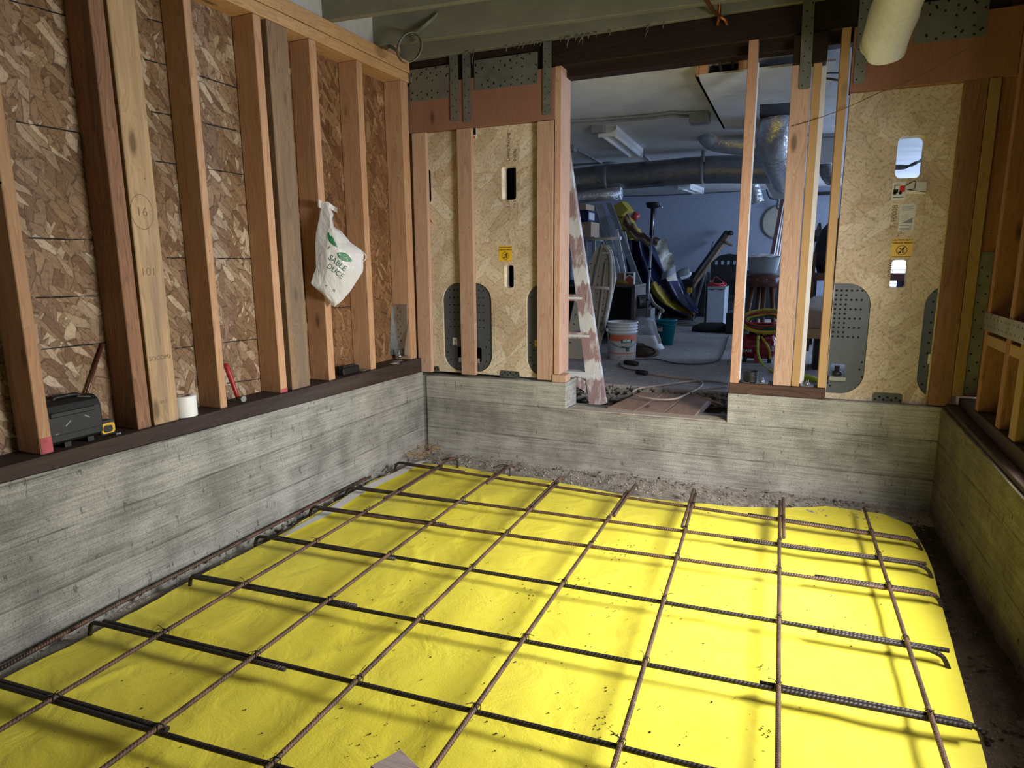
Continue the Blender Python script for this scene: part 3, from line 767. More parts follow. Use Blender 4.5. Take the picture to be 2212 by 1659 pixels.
sticker(t1, a[0], a[1], b[0], b[1], PY+.009, [M['sticker'], M['ink']], bar_, 'tag')
g = G(); onp = lambda u, v: (u, PY-.0006, v)
def vtext(g, s, size, px, py, mi=0): c = q(px, py); g.text(s, size, onp, mi, math.pi/2, c)
vtext(g, 'Limits Racing', .034, 1098, 318); vtext(g, '0.000g', .03, 1112, 335); vtext(g, '1.55', .03, 1098, 441); vtext(g, '0.5', .026, 1112, 438)
vtext(g, 'Certified Sourcing', .026, 927, 528); vtext(g, 'TSO/', .03, 926, 450)
g.text('A', .06, onp, 1, .15, q(929, 478))
g.build('printed_lettering', [M['ink'], M['inkred']], t1, recalc=False)

one(G().box((-.15, .30, .46), (.88, .325, 2.4)), 'dark_board', M['oldbeam'], 'dark board added behind the panel beside the stud wall to darken its slots', 'board')  # board added so the slots look dark
# studs over that panel
SG = 'studs on the slotted panel'
def bstud(x0, x1, z0, z1, label, y0=0.0, y1=.037, mat='fir_b', group=SG, tilt=0.0, name='wall_stud', cat='wall stud'):
    return one(G().prism([(x0, y0, z0), (x1, y0, z0), (x1, y1, z0), (x0, y1, z0)], (tilt, 0, z1-z0)), name, M[mat], label, cat, group, bevel=.0025)
bstud(-.034, .077, .600, 2.279, 'reddish stud in the corner, over the edge of the slotted panel', tilt=.008)
bstud(.326, .437, .6005, 2.279, 'reddish stud crossing the rounded steel plate of the slotted panel')
bstud(.910, 1.022, .601, 2.277, 'reddish stud over the edge of the slotted panel, next to the opening')
bstud(1.030, 1.072, .645, 2.592, 'reddish jamb post at the ladder side of the opening', y1=.19, y0=-.0, group='posts of the opening', name='jamb_post', cat='post')
one(G().box((1.018, -.006, .592), (1.118, .10, .643)), 'wood_block', M['fir_b'], 'small block under the jamb post on the concrete corner', 'wood block', bevel=.003)

# posts on the far side of the opening
bstud(2.168, 2.218, .664, 2.594, 'slender orange stud alone in the middle of the opening', y1=.075, group='posts of the opening', mat='fir_b')
ps = bstud(2.412, 2.510, .666, 2.436, 'orange fir stud with bold grain, under the metal strap', y0=.0, y1=.07, group='posts of the opening', tilt=-.012)
bstud(2.513, 2.556, .667, 2.436, 'tan stud edge nailed beside the bold grained orange stud', y0=.0, y1=.10, group='posts of the opening', mat='lvl_tan', tilt=-.008)
bstud(2.652, 2.695, .668, 2.594, 'tan stud at the edge of the slotted panel, past the narrow gap', y0=-.0, y1=.12, group='posts of the opening', mat='lvl_tan', tilt=-.02)
one(G().box((2.40, .0, 2.438), (2.57, .09, 2.59)), 'wood_block', M['oldbeam'], 'dark block over the paired studs in the opening', 'wood block', bevel=.003)
one(G().plate([(2.556, .668), (2.580, .668), (2.574, 2.52), (2.546, 2.52)], [], fy(.102), .013), 'drywall_strip', M['white'], 'thin white drywall edge behind the tan stud', 'drywall', recalc=False)
one(G().prism([(2.219, .0+.02, .68), (2.2245, .02, .68), (2.2245, .075, .68), (2.219, .075, .68)], (.0, 0, 1.8)), 'drywall_strip', M['paper'], 'thin white edge along the slender orange stud', 'drywall')
one(G().box((2.165, -.004, .600), (2.695, .14, .664)), 'sill_plate', M['sill_x'], 'dark brown sill block under the posts of the opening', 'sill plate', bevel=.004)

# panel at the dim side
C1 = q(1877, 700)[0]; CW = C1 - .40
pr1 = clip_poly(arch(C1-.41, C1, q(1810, 850)[1], q(1810, 612)[1], .125), 2.70, 9)
D0 = q(1982, 800)[0]
pr2 = clip_poly(arch(D0, D0+.41, q(1990, 862)[1], q(2000, 612)[1], .125), 0, 3.20)
zt = q(1810, 612)[1]
ptr = []
for r_ in range(12):
    zz = zt - .040 - r_*.0262
    for c_ in range(6 if r_ % 2 == 0 else 3):
        if r_ < 11: ptr.append((2.712 + .026*c_, zz))
ptr += [(q(1857, 783+k*14)[0] + (.0 if k % 2 else .012), q(1857, 783+k*16)[1]) for k in range(4)] + [(q(1785, 835)[0]+.005, .69), (q(1790, 843)[0]+.004, .675)]
ptr2 = [(3.185, zt - .04 - .056*k) for k in range(7)] + [(D0 + (.03 if k % 2 else .055), zt - .40 - .05*k) for k in range(4)]
winr = rrect(q(1793, 800)[0], q(1800, 812)[1], q(1825, 800)[0], q(1820, 787)[1], .01)
holes = [qr(1941, 295, 1991, 383, .03), qr(1927, 562, 1957, 622, .018)]
t2 = panel((2.95, PY, .6), 'dim slotted strand lumber panel with paper label and yellow sticker',
      [(2.697, .602), (3.34, .602), (3.34, 2.27), (2.697, 2.27)], holes, [(pr1, [winr], ptr), (pr2, [], ptr2)],
      [(rrect(q(1884, 860)[0], .604, q(1949, 860)[0], q(1910, 848)[1], .016, corners=(1, 1, 0, 0)), [(q(1890+9*k, 860)[0], .616 + .014*(k % 2)) for k in range(7)])])
a, b = q(1790, 812), q(1826, 818)
G().box((a[0], PY-.02, b[1]-.012), (b[0], PY+.006, a[1])).build('bracket', M['galv'], t2)
a = q(1808, 806); G().lathe((a[0], PY+.005, a[1]-.012), [(.026, 0), (.026, .022), (.014, .022), (.014, .055)], 12).build('anchor_nut', M['black'], t2)
a, b = q(1925, 433), q(1958, 393)
def pic(g, f, wd, h):
    blk(g, f, .1, .42, .45, .62); blk(g, f, .15, .62, .2, .85); blk(g, f, .15, .82, .55, .86); blk(g, f, .55, .45, .95, .8, 2)
    iso = lambda u, v: f(u/wd, v/h)
    for cc in (.22, .62): g.add([iso(wd*cc+h*.1*math.cos(k*.6283), h*.4+h*.1*math.sin(k*.6283)) for k in range(10)], [tuple(range(10))], 1)
    blk(g, f, .12, .14, .9, .18)
sticker(t2, a[0], a[1], b[0], b[1], PY-.001, [M['paper'], M['ink'], M['inkred']], pic, 'picture_label')
a, b = q(1956, 418), q(2001, 390)
o = G().grid(lambda u, v: (a[0]+(b[0]-a[0])*u, PY-.004-.02*u*u-.006*math.sin(5*v), a[1]+(b[1]-a[1])*v - .01*u), 10, 6).build('torn_label', M['paper'], t2, recalc=False)
p0, p1 = q(1955, 402), q(1998, 416)
G().tube(spline([(p0[0], PY-.006, p0[1]), (q(1975, 392)[0], PY-.02, q(1975, 392)[1]), (q(1974, 408)[0], PY-.012, q(1974, 408)[1]), (q(1960, 410)[0], PY-.012, q(1960, 410)[1]), (p1[0], PY-.03, p1[1])]), .002, 6).build('tie_wire', M['iron'], t2)
a, b = q(1939, 500), q(1979, 440)
def instr(g, f, wd, h):
    for k in range(4): blk(g, f, .12, .92-.045*k, .9-.1*(k % 2), .905-.045*k + .0)
    for k in range(4): blk(g, f, .12, .05+.05*k, .85, .07+.05*k)
    g.add([f(.15, .3), f(.88, .3), f(.88, .5)], [(0, 1, 2)], 1)
    for k in range(4): g.add([f(.12, .36+.06*k), f(.6, .46+.06*k), f(.6, .475+.06*k), f(.12, .375+.06*k)], [(0, 1, 2, 3)], 1)
sticker(t2, a[0], a[1], b[0], b[1], PY-.001, [M['paper'], M['gray']], instr, 'instruction_label')
a, b = q(1924, 556), q(1973, 514)
tag(sticker(t2, a[0], a[1], b[0], b[1], PY-.001, [M['sticker'], M['ink']], caution, 'caution_label'), 'yellow caution sticker with black print')
g = G(); vtext(g, 'F-F0008', .036, 1932, 467); vtext(g, '0.0109', .034, 1924, 580); vtext(g, 'TU', .026, 1944, 506)
g.build('printed_lettering', M['inkbrown'], t2, recalc=False)
a, b = q(2004, 786), q(2019, 766)
sticker(t2, a[0], a[1], b[0], b[1], PY+.009, [M['paper'], M['ink']], bar_, 'bar_code_label')

# ------------------------------------------------------------------ dim side wall framing
RG = 'studs of the dim side wall'
one(G().prism([(3.345, .0, .601), (3.345, -4.2, .471), (3.345, -4.2, .662), (3.345, .0, .662)], (.15, 0, 0)), 'sill_plate', M['sill'], 'dark sill plate on the dim side wall', 'sill plate', bevel=.003)
one(G().prism([(3.285, .0, .602), (3.335, -4.2, .472), (3.344, -4.2, .472), (3.344, .0, .602)], (0, 0, .022)), 'ledger_strip', M['sill'], 'dark strip on the ledge of the dim concrete wall', 'wood strip', bevel=.003)
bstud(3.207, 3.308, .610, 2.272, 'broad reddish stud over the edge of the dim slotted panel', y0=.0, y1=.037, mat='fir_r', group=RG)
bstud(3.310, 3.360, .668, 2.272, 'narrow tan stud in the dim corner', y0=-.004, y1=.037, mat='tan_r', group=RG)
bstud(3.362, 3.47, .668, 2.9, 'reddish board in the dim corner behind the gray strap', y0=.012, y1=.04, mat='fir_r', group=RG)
g = G().box((3.362, .006, .68), (3.42, .0105, 1.43)); nails(g, [(3.375+.03*(k % 2), .72+.045*k) for k in range(15)], fy(.0056), .005)
one(g, 'metal_strap', [M['galv'], M['hole']], 'dark upright strap in the dim corner', 'metal strap', recalc=False)
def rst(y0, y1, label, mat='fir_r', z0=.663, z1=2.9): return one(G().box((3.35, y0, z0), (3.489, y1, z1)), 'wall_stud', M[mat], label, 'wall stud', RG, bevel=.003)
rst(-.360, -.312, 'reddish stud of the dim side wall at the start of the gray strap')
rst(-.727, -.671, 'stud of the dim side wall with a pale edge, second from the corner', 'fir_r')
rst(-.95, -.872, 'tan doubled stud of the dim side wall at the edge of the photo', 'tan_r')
one(G().box((3.352, -.672, .99), (3.489, -.36, 1.04)), 'blocking', M['tan_r'], 'pale block under the gray strap, between the first two side wall studs', 'blocking', 'blocks under the side wall strap', bevel=.002)
one(G().box((3.352, -.871, .99), (3.489, -.728, 1.04)), 'blocking', M['tan_r'], 'short pale block under the gray strap at the edge of the photo', 'blocking', 'blocks under the side wall strap', bevel=.002)
g = G().box((3.3465, -1.5, 1.058), (3.3495, -.29, 1.142))
nails(g, [(-.31-.03*k, 1.08+.04*(k % 2)) for k in range(38)], lambda u, v: (3.346, u, v), .005)
one(g, 'metal_strap', [M['galv_b'], M['hole']], 'gray perforated strap laid level across the side wall studs', 'metal strap', recalc=False)

# ------------------------------------------------------------------ white wrapped duct overhead
g = G(); a, b = Y(1912, 92, -.55), Y(1990, -150, -1.0)
ax = (b-a).normalized(); R = .098
path = [a - ax*.045 + ax*(.045*(1-math.cos(k*math.pi/12))) for k in range(7)] + [a + (b-a)*t/14 for t in range(1, 15)]
g.tube(path, lambda t: R*(min(1, .45 + t*3.2) if t < .17 else 1.0) * (1 + .03*math.sin(t*40)), 28)
for v in g.v:
    d = mnoise.noise(v*13)*.012 + mnoise.noise(v*5)*.014; v += Vector((d, -d*.6, d*.4))
dw = one(g, 'wrapped_duct', M['wrap'], 'white plastic wrapped duct end hanging down from the ceiling', 'duct')

# metal strap loop on the joist
g = G()
def band(g, pts, wv, th=.0015, mi=0):
    wv = Vector(wv)
    for p, r in zip(pts, pts[1:]):
        d = (Vector(r)-Vector(p)).normalized(); n = d.cross(wv).normalized()*th
        p, r = Vector(p), Vector(r)
        g.add([p-wv-n, r-wv-n, r+wv-n, p+wv-n, p-wv+n, r-wv+n, r+wv+n, p+wv+n], [(0,1,2,3), (7,6,5,4), (0,4,5,1), (2,6,7,3)], mi)
c = Y(884, 103, -.42)
loop = [c + CR*(.056*math.cos(k*.2618)*1.15 + .02*math.sin(k*.2618)) + Vector((0, .0, 1))*(.085*math.sin(k*.2618)) + Vector((0, .012*math.cos(k*.2618), 0)) for k in range(25)]
band(g, loop, Vector((.019, -.019, -.006)))
tail = spline([Y(866, 122, -.42), Y(855, 108, -.40), Y(841, 100, -.36), Y(836, 108, -.34)], 6); band(g, tail, Vector((.009, -.016, -.016)))
tail = spline([Y(893, 80, -.40), Y(910, 62, -.37), Y(930, 45, -.35), Y(945, 31, -.338)], 6); band(g, tail, Vector((.014, -.006, .014)))
one(g, 'strap_loop', M['galv'], 'loop of perforated metal strap hanging from the joist in the corner', 'metal strap', recalc=False)

# pipes through the beam
one(G().tube(spline([Y(1524, -6, -.25), Y(1537, 18, -.16), Y(1552, 33, -.06), Y(1566, 43, -.03), Y(1571, 53, -.005)], 5), .010, 10), 'water_pipe', M['copper'], 'slanting old pipe bending into the dark beam', 'pipe', 'pipes through the dark beam')
one(G().tube(spline([Y(1554, -8, -.10), Y(1554, 20, -.08), Y(1553, 38, -.04), Y(1550, 54, -.004)], 5), .010, 10), 'water_pipe', M['copper'], 'straight old pipe dropping into the dark beam beside the slanting one', 'pipe', 'pipes through the dark beam')
one(G().tube([(1.985, .09, 2.62), (2.005, .24, 2.50)], .009, 8), 'water_pipe', M['iron'], 'thin pipe below the dark beam, farther from the slender stud', 'pipe', 'pipes through the dark beam')
one(G().tube([(2.055, .09, 2.64), (2.070, .24, 2.52)], .009, 8), 'water_pipe', M['iron'], 'thin pipe below the dark beam, next to the slender stud', 'pipe', 'pipes through the dark beam')
# twine
one(G().tube(spline([Y(1710, 273, -.004), Y(1760, 258, .0-.012), Y(1830, 232, -.03), Y(1900, 200, -.05), Y(1985, 166, -.08), Y(2080, 110, -.10)], 6), .0022, 6), 'twine', M['kraft'], 'brown twine strung from the bold grained stud across the dim panel', 'twine')
one(G().tube([Y(1763, 297, .11), Y(1806, 296, .11)], .0016, 5), 'electric_wire', M['iron'], 'thin wire across the narrow gap between the studs', 'wire')
one(G().tube(spline([Y(1774, 166, .12), Y(1788, 158, .14), Y(1815, 158, .13)], 5), .004, 6).tube(spline([Y(1774, 168, .12), Y(1795, 171, .14), Y(1815, 174, .13)], 5), .006, 6), 'electric_cable', M['cordg'], 'pair of gray cables through the top of the narrow gap', 'cable')
# ------------------------------------------------------------------ membrane on the floor
LB = [Z(905, 1000, .02), Z(800, 1040, .02), Z(610, 1152, .02), Z(400, 1262, .02), Z(200, 1367, .02), Z(60, 1442, .02), Vector((.15, -3.2, .02)), Vector((.16, -4.4, .02))]
RB = [Z(1965, 1135, .02), Z(1995, 1185, .02), Z(2015, 1232, .02), Z(2058, 1400, .02), Z(2110, 1580, .02), Z(2135, 1659, .02), Vector((3.06, -3.0, .02)), Vector((3.05, -4.4, .02))]
TB = [Z(p[0], p[1], .02) for p in ((905, 1000), (985, 1006), (1075, 1022), (1190, 1040), (1345, 1068), (1500, 1089), (1600, 1096), (1700, 1097), (1780, 1096), (1850, 1102), (1910, 1112), (1965, 1135))]
def along(P, t):
    d = [0]
    for a, b in zip(P, P[1:]): d.append(d[-1] + (b-a).length)
    s = t*d[-1]
    for i in range(len(P)-1):
        if s <= d[i+1] + 1e-9: return P[i].lerp(P[i+1], (s-d[i])/(d[i+1]-d[i]))
    return P[-1].copy()
def mem(u, v):
    l, r = along(LB, v), along(RB, v)
    p = l.lerp(r, u)
    if v < .25: p = p + (along(TB, u) - LB[0].lerp(RB[0], u))*(1 - v/.25)**2
    x, y = p.x, p.y
    z = .020 + .010*mnoise.noise(Vector((x*2.1, y*2.1, 1))) + .004*mnoise.noise(Vector((x*7, y*4+x*3, 5)))
    e = min(u, 1-u, v)*8
    z += .006*max(0, 1-e)*mnoise.noise(Vector((x*9, y*9, 2)))
    for (ax_, ay_, bx_, by_, hgt, wd) in FOLDS:
        dx, dy = bx_-ax_, by_-ay_; L2 = dx*dx+dy*dy; t = ((x-ax_)*dx+(y-ay_)*dy)/L2
        if -.05 < t < 1.05:
            dist = ((x-ax_)*dy-(y-ay_)*dx)/math.sqrt(L2) + .01*math.sin(t*9)
            z += hgt*math.exp(-(dist/wd)**2)*max(0, math.sin(math.pi*min(1, max(0, t))))**.5
    p.z = max(z, .006); return p
def fold(a, b, h, w_): p, q_ = Z(*a, .02), Z(*b, .02); return (p.x, p.y, q_.x, q_.y, h, w_)
FOLDS = [fold((265, 1325), (520, 1390), .012, .018), fold((0, 1545), (320, 1430), .010, .015), fold((1030, 1068), (1060, 1110), .008, .02), fold((640, 1440), (900, 1350), .006, .03), fold((1250, 1400), (1600, 1330), .006, .04),
         fold((900, 1250), (880, 1150), .006, .03), fold((920, 1520), (1300, 1590), .008, .02), fold((1700, 1330), (1950, 1420), .006, .05)]
tm = thing('floor_membrane', (1.6, -2.0, .02), 'bright yellow membrane sheet spread over the dirt floor under the rebar', 'membrane')
G().grid(mem, 170, 230).build('sheet', M['membrane'], tm, recalc=False)
WE = [(605, 1158), (640, 1135), (700, 1100), (760, 1062), (830, 1028), (872, 1008), (905, 996), (925, 994)]
def wedge(u, v):
    t = u*(len(WE)-1); i = min(int(t), len(WE)-2); f = t-i
    px = WE[i][0]*(1-f)+WE[i+1][0]*f; py = WE[i][1]*(1-f)+WE[i+1][1]*f
    a = Z(px, py, .034); wd = .085*math.sin(math.pi*min(1, max(.0, u*.93+.04)))**.6
    return a + Vector((.012 + wd*v, -.02*v + .012*math.sin(u*11)*v, .003*math.sin(u*17) + .008*v))
tag(G().grid(wedge, 40, 8).build('curled_edge', M['white'], tm, recalc=False), 'white underside of the sheet curled up')

# ------------------------------------------------------------------ rebar
HL, HD = .078, .0945
RLAT, RDEP = .0082, .0080
ROWS = [[(880, 1000), (1203, 1054), (1340, 1076), (1495, 1100), (1683, 1123), (1985, 1164)],
        [(775, 1052), (1010, 1085), (1300, 1127), (1490, 1151), (1683, 1174), (2000, 1216)],
        [(690, 1098), (935, 1134), (1275, 1180), (1460, 1208), (1680, 1238), (2022, 1284)],
        [(575, 1163), (850, 1200), (1030, 1229), (1225, 1263), (1435, 1299), (1680, 1344), (2052, 1411)],
        [(400, 1258), (720, 1300), (925, 1334), (1140, 1377), (1395, 1432), (1680, 1489), (2105, 1589)],
        [(205, 1352), (555, 1420), (785, 1469), (1035, 1522), (1335, 1607)],
        [(0, 1478), (330, 1587), (575, 1656)]]
ORDN = ['first', 'second', 'third', 'fourth', 'fifth', 'sixth', 'seventh']
lat = []
for i, r_ in enumerate(ROWS):
    P = [Z(a, b, HL) for a, b in r_]
    if i >= 5:
        d = (P[-1]-P[-2]).normalized(); P.append(P[-1] + d*((2.95-P[-1].x)/d.x))
    if i == 6:
        d = (P[0]-P[1]).normalized(); P.insert(0, P[0] + d*((P[0].x-.16)/abs(d.x)))
    # fit a straight run with slight sag
    n = len(P); mx = sum(p.x for p in P)/n; my = sum(p.y for p in P)/n
    k = sum((p.x-mx)*(p.y-my) for p in P)/sum((p.x-mx)**2 for p in P)
    pts = [Vector((P[0].x + (P[-1].x-P[0].x)*t/12, 0, 0)) for t in range(13)]
    for p in pts: p.y = my + k*(p.x-mx) + .004*mnoise.noise(Vector((p.x*1.5, i*3, 0))); p.z = HL
    lat.append((pts, my, k, mx))
    one(G().tube(pts, RLAT, 10), 'rebar', M['rebar_d'] if i in (3, 4, 5, 6) else M['rebar'], 'rebar lying crosswise, %s row counted from the notched concrete wall' % ORDN[i], 'rebar', 'crosswise rebar rows')
BARS = [((0, 1577), (955, 1006)), ((225, 1659), (1090, 1010)), ((578, 1659), (1205, 1042)), ((935, 1659), (1355, 1062)), ((1325, 1659), (1503, 1066)), ((1680, 1659), (1685, 1082)), ((2047, 1659), (1866, 1097))]
def tie(c, d, rnd):
    """wire tie wrapped over a crossing, with two twisted ends"""
    g = G(); R = .0125
    e = Vector((-d.y, d.x, 0)).normalized()
    for s in (1, -1):
        dirv = (d*s + e).normalized(); nv = Vector((0, 0, 1))
        g.tube([c + dirv*R*1.25*math.cos(a) + nv*R*1.3*math.sin(a) for a in [math.pi*k/8 for k in range(-2, 11)]], .0013, 5)
    for k in range(2):
        a = rnd.uniform(0, 6.28); v = Vector((math.cos(a), math.sin(a), rnd.uniform(.2, 1.1)))
        g.tube(spline([c + Vector((0, 0, R)), c + v*.016 + Vector((0, 0, R)), c + v*rnd.uniform(.022, .034) + Vector((0, 0, .004))], 3), .0011, 5)
    return g
rnd = random.Random(11)
dep = []
for i, (a, b) in enumerate(BARS):
    p, q_ = Z(*a, HD), Z(*b, HD); d = (q_-p).normalized()
    p = p - d*((p.y+4.0)/d.y if p.y > -4.0 else 0)
    pts = [p.lerp(q_, t/16) for t in range(17)]
    for w_ in pts[1:-1]: w_.x += .004*mnoise.noise(Vector((w_.y*1.4, i*5, 1)))
    o = one(G().tube(pts, RDEP, 10), 'rebar', M['rebar'], 'rebar lying lengthwise, %s counted from the stud wall with the plastic bag' % ORDN[i], 'rebar', 'lengthwise rebar bars')
    dep.append((o, p, d))
    for j, (lp, my, k, mx) in enumerate(lat):
        # crossing
        x = p.x; 
        for _ in range(6):
            y = my + k*(x-mx); x = p.x + d.x*(y-p.y)/d.y
        if lp[0].x - .02 < x < lp[-1].x + .02 and y < q_.y:
            tie(Vector((x, y, HD-.004)), Vector((d.x, d.y, 0)), rnd).build('tie_wire', M['wire'], o, recalc=False)

# short dowels: hooked out of the side wall, lapped and tied to the crosswise rows
def dowel(pts, label, mat='rebar_d', r=.0082, group='short dowels lapped to the rebar mat'):
    return one(G().tube(pts, r, 10), 'rebar_dowel', M[mat], label, 'rebar', group)
LAP = [((868, 996), (1000, 1022)), ((768, 1048), (1003, 1092)), ((680, 1094), (955, 1140)), ((562, 1158), (855, 1206)), ((392, 1257), (760, 1316)), ((196, 1348), (620, 1442)), ((-60, 1452), (352, 1583))]
for i, (a, b) in enumerate(LAP):
    (lp, my, k, mx) = lat[i]
    x0 = max(.075, Z(*a, HL).x); x1 = Z(*b, HL).x
    off = .018 if i % 2 == 0 else -.017
    yy = lambda x: my + k*(x-mx) + off
    pts = spline([(x0-.035, yy(x0)+.0, .018), (x0-.028, yy(x0), .05), (x0-.005, yy(x0), HL-.004), (x0+.04, yy(x0+.04), HL)], 4) + [Vector((x0+.04+(x1-x0-.04)*t/6, yy(x0+.04+(x1-x0-.04)*t/6), HL)) for t in range(1, 7)]
    dowel(pts, 'hooked rebar dowel by the stud wall, lapped on the %s row from the notched wall' % ORDN[i])
RAP = [((1615, 1114), (1985, 1164)), ((1585, 1162), (2005, 1218)), ((1760, 1250), (2032, 1290)), ((1765, 1362), (2045, 1420)), ((1640, 1487), (2140, 1606))]
for i, (a, b) in enumerate(RAP):
    (lp, my, k, mx) = lat[i]
    x0, x1 = Z(*a, HL).x, min(3.16, Z(*b, HL).x + .005)
    off = .018 if i % 2 == 0 else -.017
    yy = lambda x: my + k*(x-mx) + off
    pts = [Vector((x0+(x1-.06-x0)*t/6, yy(x0+(x1-.06-x0)*t/6), HL)) for t in range(7)] + spline([(x1-.05, yy(x1-.05), HL-.001), (x1-.01, yy(x1), HL-.018), (x1+.012, yy(x1), .02)], 4)
    dowel(pts, 'rebar dowel by the dim side wall, lapped on the %s row from the notched wall' % ORDN[i])
FAP = [((850, 1080), (978, 992)), ((1045, 1043), (1091, 1006)), ((1165, 1105), (1207, 1034)), ((1312, 1112), (1362, 1048)), ((1492, 1140), (1506, 1060)), ((1684, 1160), (1686, 1078))]
for i, (a, b) in enumerate(FAP):
    o, p, d = dep[i]
    y0, y1 = Z(*a, HD).y, min(-.06, Z(*b, HD).y + .06)
    off = .0175 if i % 2 else -.0175
    f = lambda y, h=HD: Vector((p.x + d.x*(y-p.y)/d.y + off, y, h))
    pts = [f(y0 + (y1-.05-y0)*t/5) for t in range(6)] + spline([f(y1-.04, HD-.003), f(y1-.01, HD-.012), f(y1+.02, HD-.03)], 4)
    dowel(pts, 'rebar dowel at the notched wall, lapped on the %s lengthwise bar' % ORDN[i], 'rebar')
# hook ends beside the first two far dowels
for (px, py), lb in (((978, 1000), 'bent hook of rebar in the gravel at the corner'), ((1090, 1016), 'bent hook of rebar in the gravel beside the second lengthwise bar')):
    c = Z(px, py, .05)
    one(G().tube(spline([c + Vector((-.05, -.06, .03)), c + Vector((-.01, -.01, .036)), c + Vector((.03, .01, .02)), c + Vector((.035, .0, -.045))], 5), .0075, 9), 'rebar_hook', M['rebar_d'], lb, 'rebar', 'rebar hooks in the gravel')
one(G().tube([Z(-30, 1462, .035), Z(250, 1307, .035), Z(420, 1222, .035), Z(560, 1150, .035), Z(700, 1080, .03), Z(800, 1030, .03)], .0085, 10), 'rebar', M['rebar'], 'rebar lying in the dirt along the foot of the long concrete wall', 'rebar')

# scrap of board on the membrane
p = [Z(866, 1635, .06), Z(922, 1690, .06), Z(862, 1720, .06), Z(800, 1672, .06)]
one(G().prism(p, (0, 0, .025)), 'board_scrap', M['scrap'], 'end of a weathered board at the lower edge of the photo', 'board', bevel=.002)
# straw, gravel and crumbs
g = G(); rs = random.Random(5)
for k in range(150):
    c = Vector((rs.uniform(.01, .16), rs.uniform(-.30, -.02), 0)); c.z = .03 + .1*max(0, .16-c.x-.3*abs(c.y))*1.5
    a = rs.uniform(0, 6.28); l = rs.uniform(.02, .06); v = Vector((math.cos(a), math.sin(a), rs.uniform(-.1, .7)))*l
    g.tube([c, c+v*.5+Vector((0, 0, .004)), c+v], .0011, 4)
tag(one(g, 'straw', M['straw'], 'dry straw and shavings piled in the corner of the concrete walls', 'straw', recalc=False), kind='stuff')
g = G()
def pebble(g, c, r):
    vs = []
    for (a, b, cc) in ((0,0,1),(1,0,0),(0,1,0),(-1,0,0),(0,-1,0),(0,0,-1)):
        vs.append(Vector(c) + Vector((a*rs.uniform(.7, 1.3), b*rs.uniform(.7, 1.3), cc*rs.uniform(.5, .9)))*r)
    g.add(vs, [(0,1,2),(0,2,3),(0,3,4),(0,4,1),(5,2,1),(5,3,2),(5,4,3),(5,1,4)])
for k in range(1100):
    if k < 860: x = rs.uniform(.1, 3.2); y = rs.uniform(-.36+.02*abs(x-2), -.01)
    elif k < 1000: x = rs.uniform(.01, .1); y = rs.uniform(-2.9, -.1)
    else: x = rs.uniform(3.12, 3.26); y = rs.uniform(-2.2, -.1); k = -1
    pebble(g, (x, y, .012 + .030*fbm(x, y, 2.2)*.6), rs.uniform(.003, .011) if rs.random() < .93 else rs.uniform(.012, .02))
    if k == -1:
        for z_ in range(8): g.m[-1-z_] = 1  # pebbles in the side strip darkened to match its painted shade
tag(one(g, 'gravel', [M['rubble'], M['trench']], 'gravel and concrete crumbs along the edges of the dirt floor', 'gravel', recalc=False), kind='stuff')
g = G()
for (px, py, n, sp_) in ((1350, 1170, 26, .05), (1335, 1195, 14, .03), (1148, 1275, 16, .03), (1240, 1262, 10, .06), (1420, 1320, 24, .14), (1300, 1300, 12, .12), (1500, 1105, 14, .06), (1205, 1100, 18, .08), (930, 1100, 16, .12), (1950, 1205, 10, .06), (1640, 1440, 10, .02), (1310, 1560, 26, .06), (1290, 1440, 20, .16), (830, 1600, 22, .15), (1050, 1600, 14, .2), (1460, 1560, 14, .15), (900, 1300, 20, .2), (560, 1500, 16, .25), (1150, 1440, 18, .22), (1655, 1580, 8, .015), (1700, 1250, 14, .15), (1850, 1330, 16, .2)):
    c = Z(px, py, .03)
    for k in range(n):
        x, y = rs.gauss(c.x, sp_), rs.gauss(c.y, sp_)
        if -3.6 < y < -.45 and .2 < x < 3.0: pebble(g, (x, y, .0235 + .010*mnoise.noise(Vector((x*2.1, y*2.1, 1)))), rs.uniform(.0012, .0042))
tag(one(g, 'dirt_crumbs', M['trench'], 'scattered dark dirt crumbs on the yellow membrane', 'dirt', recalc=False), kind='stuff')

# ------------------------------------------------------------------ things on the sill
# tool case
c0, c1 = -2.607, -2.395
t = thing('tool_case', (-.085, -2.5, .707), 'black plastic tool case on the sill beside the red footed stud', 'tool case')
g = G()
prof = [(-.155, .722), (-.055, .722), (-.050, .733), (-.050, .845), (-.062, .868), (-.085, .885), (-.135, .885), (-.155, .87)]
g.prism([(x, c0, z) for x, z in prof], (0, c1-c0, 0)); g.build('shell', M['black'], t, bevel=.006, seg=2)
G().box((-.050, c0+.01, .826), (-.044, c1-.03, .846)).build('lid_ridge', M['black'], t, bevel=.003)
G().box((-.0505, c0+.005, .752), (-.0455, c1-.012, .757)).build('seam', M['blackm'], t)
for k in range(2): G().box((-.075, c0+.05+.09*k, .705), (-.048, c0+.075+.09*k, .724)).build('foot', M['black'], t)
G().tube(spline([(-.10, c0+.06, .884), (-.10, c0+.07, .892), (-.10, c1-.07, .893), (-.10, c1-.05, .884)], 6), .008, 8).build('handle', M['black'], t)
g = G()
for (y_, z_, l, a) in ((c0+.075, .795, .014, .7), (c0+.15, .807, .012, -.6), (c0+.03, .762, .006, .2)):
    d = Vector((0, math.cos(a), math.sin(a)))*l; n_ = Vector((0, -math.sin(a), math.cos(a)))*.002; cc = Vector((-.0493, y_, z_))
    g.add([cc-d-n_, cc+d-n_, cc+d+n_, cc-d+n_], [(0, 1, 2, 3)])
g.add([(-.07, c1-.075, .8862), (-.06, c1-.03, .8782), (-.066, c1-.03, .8822), (-.076, c1-.075, .8882)], [(0, 1, 2, 3)])
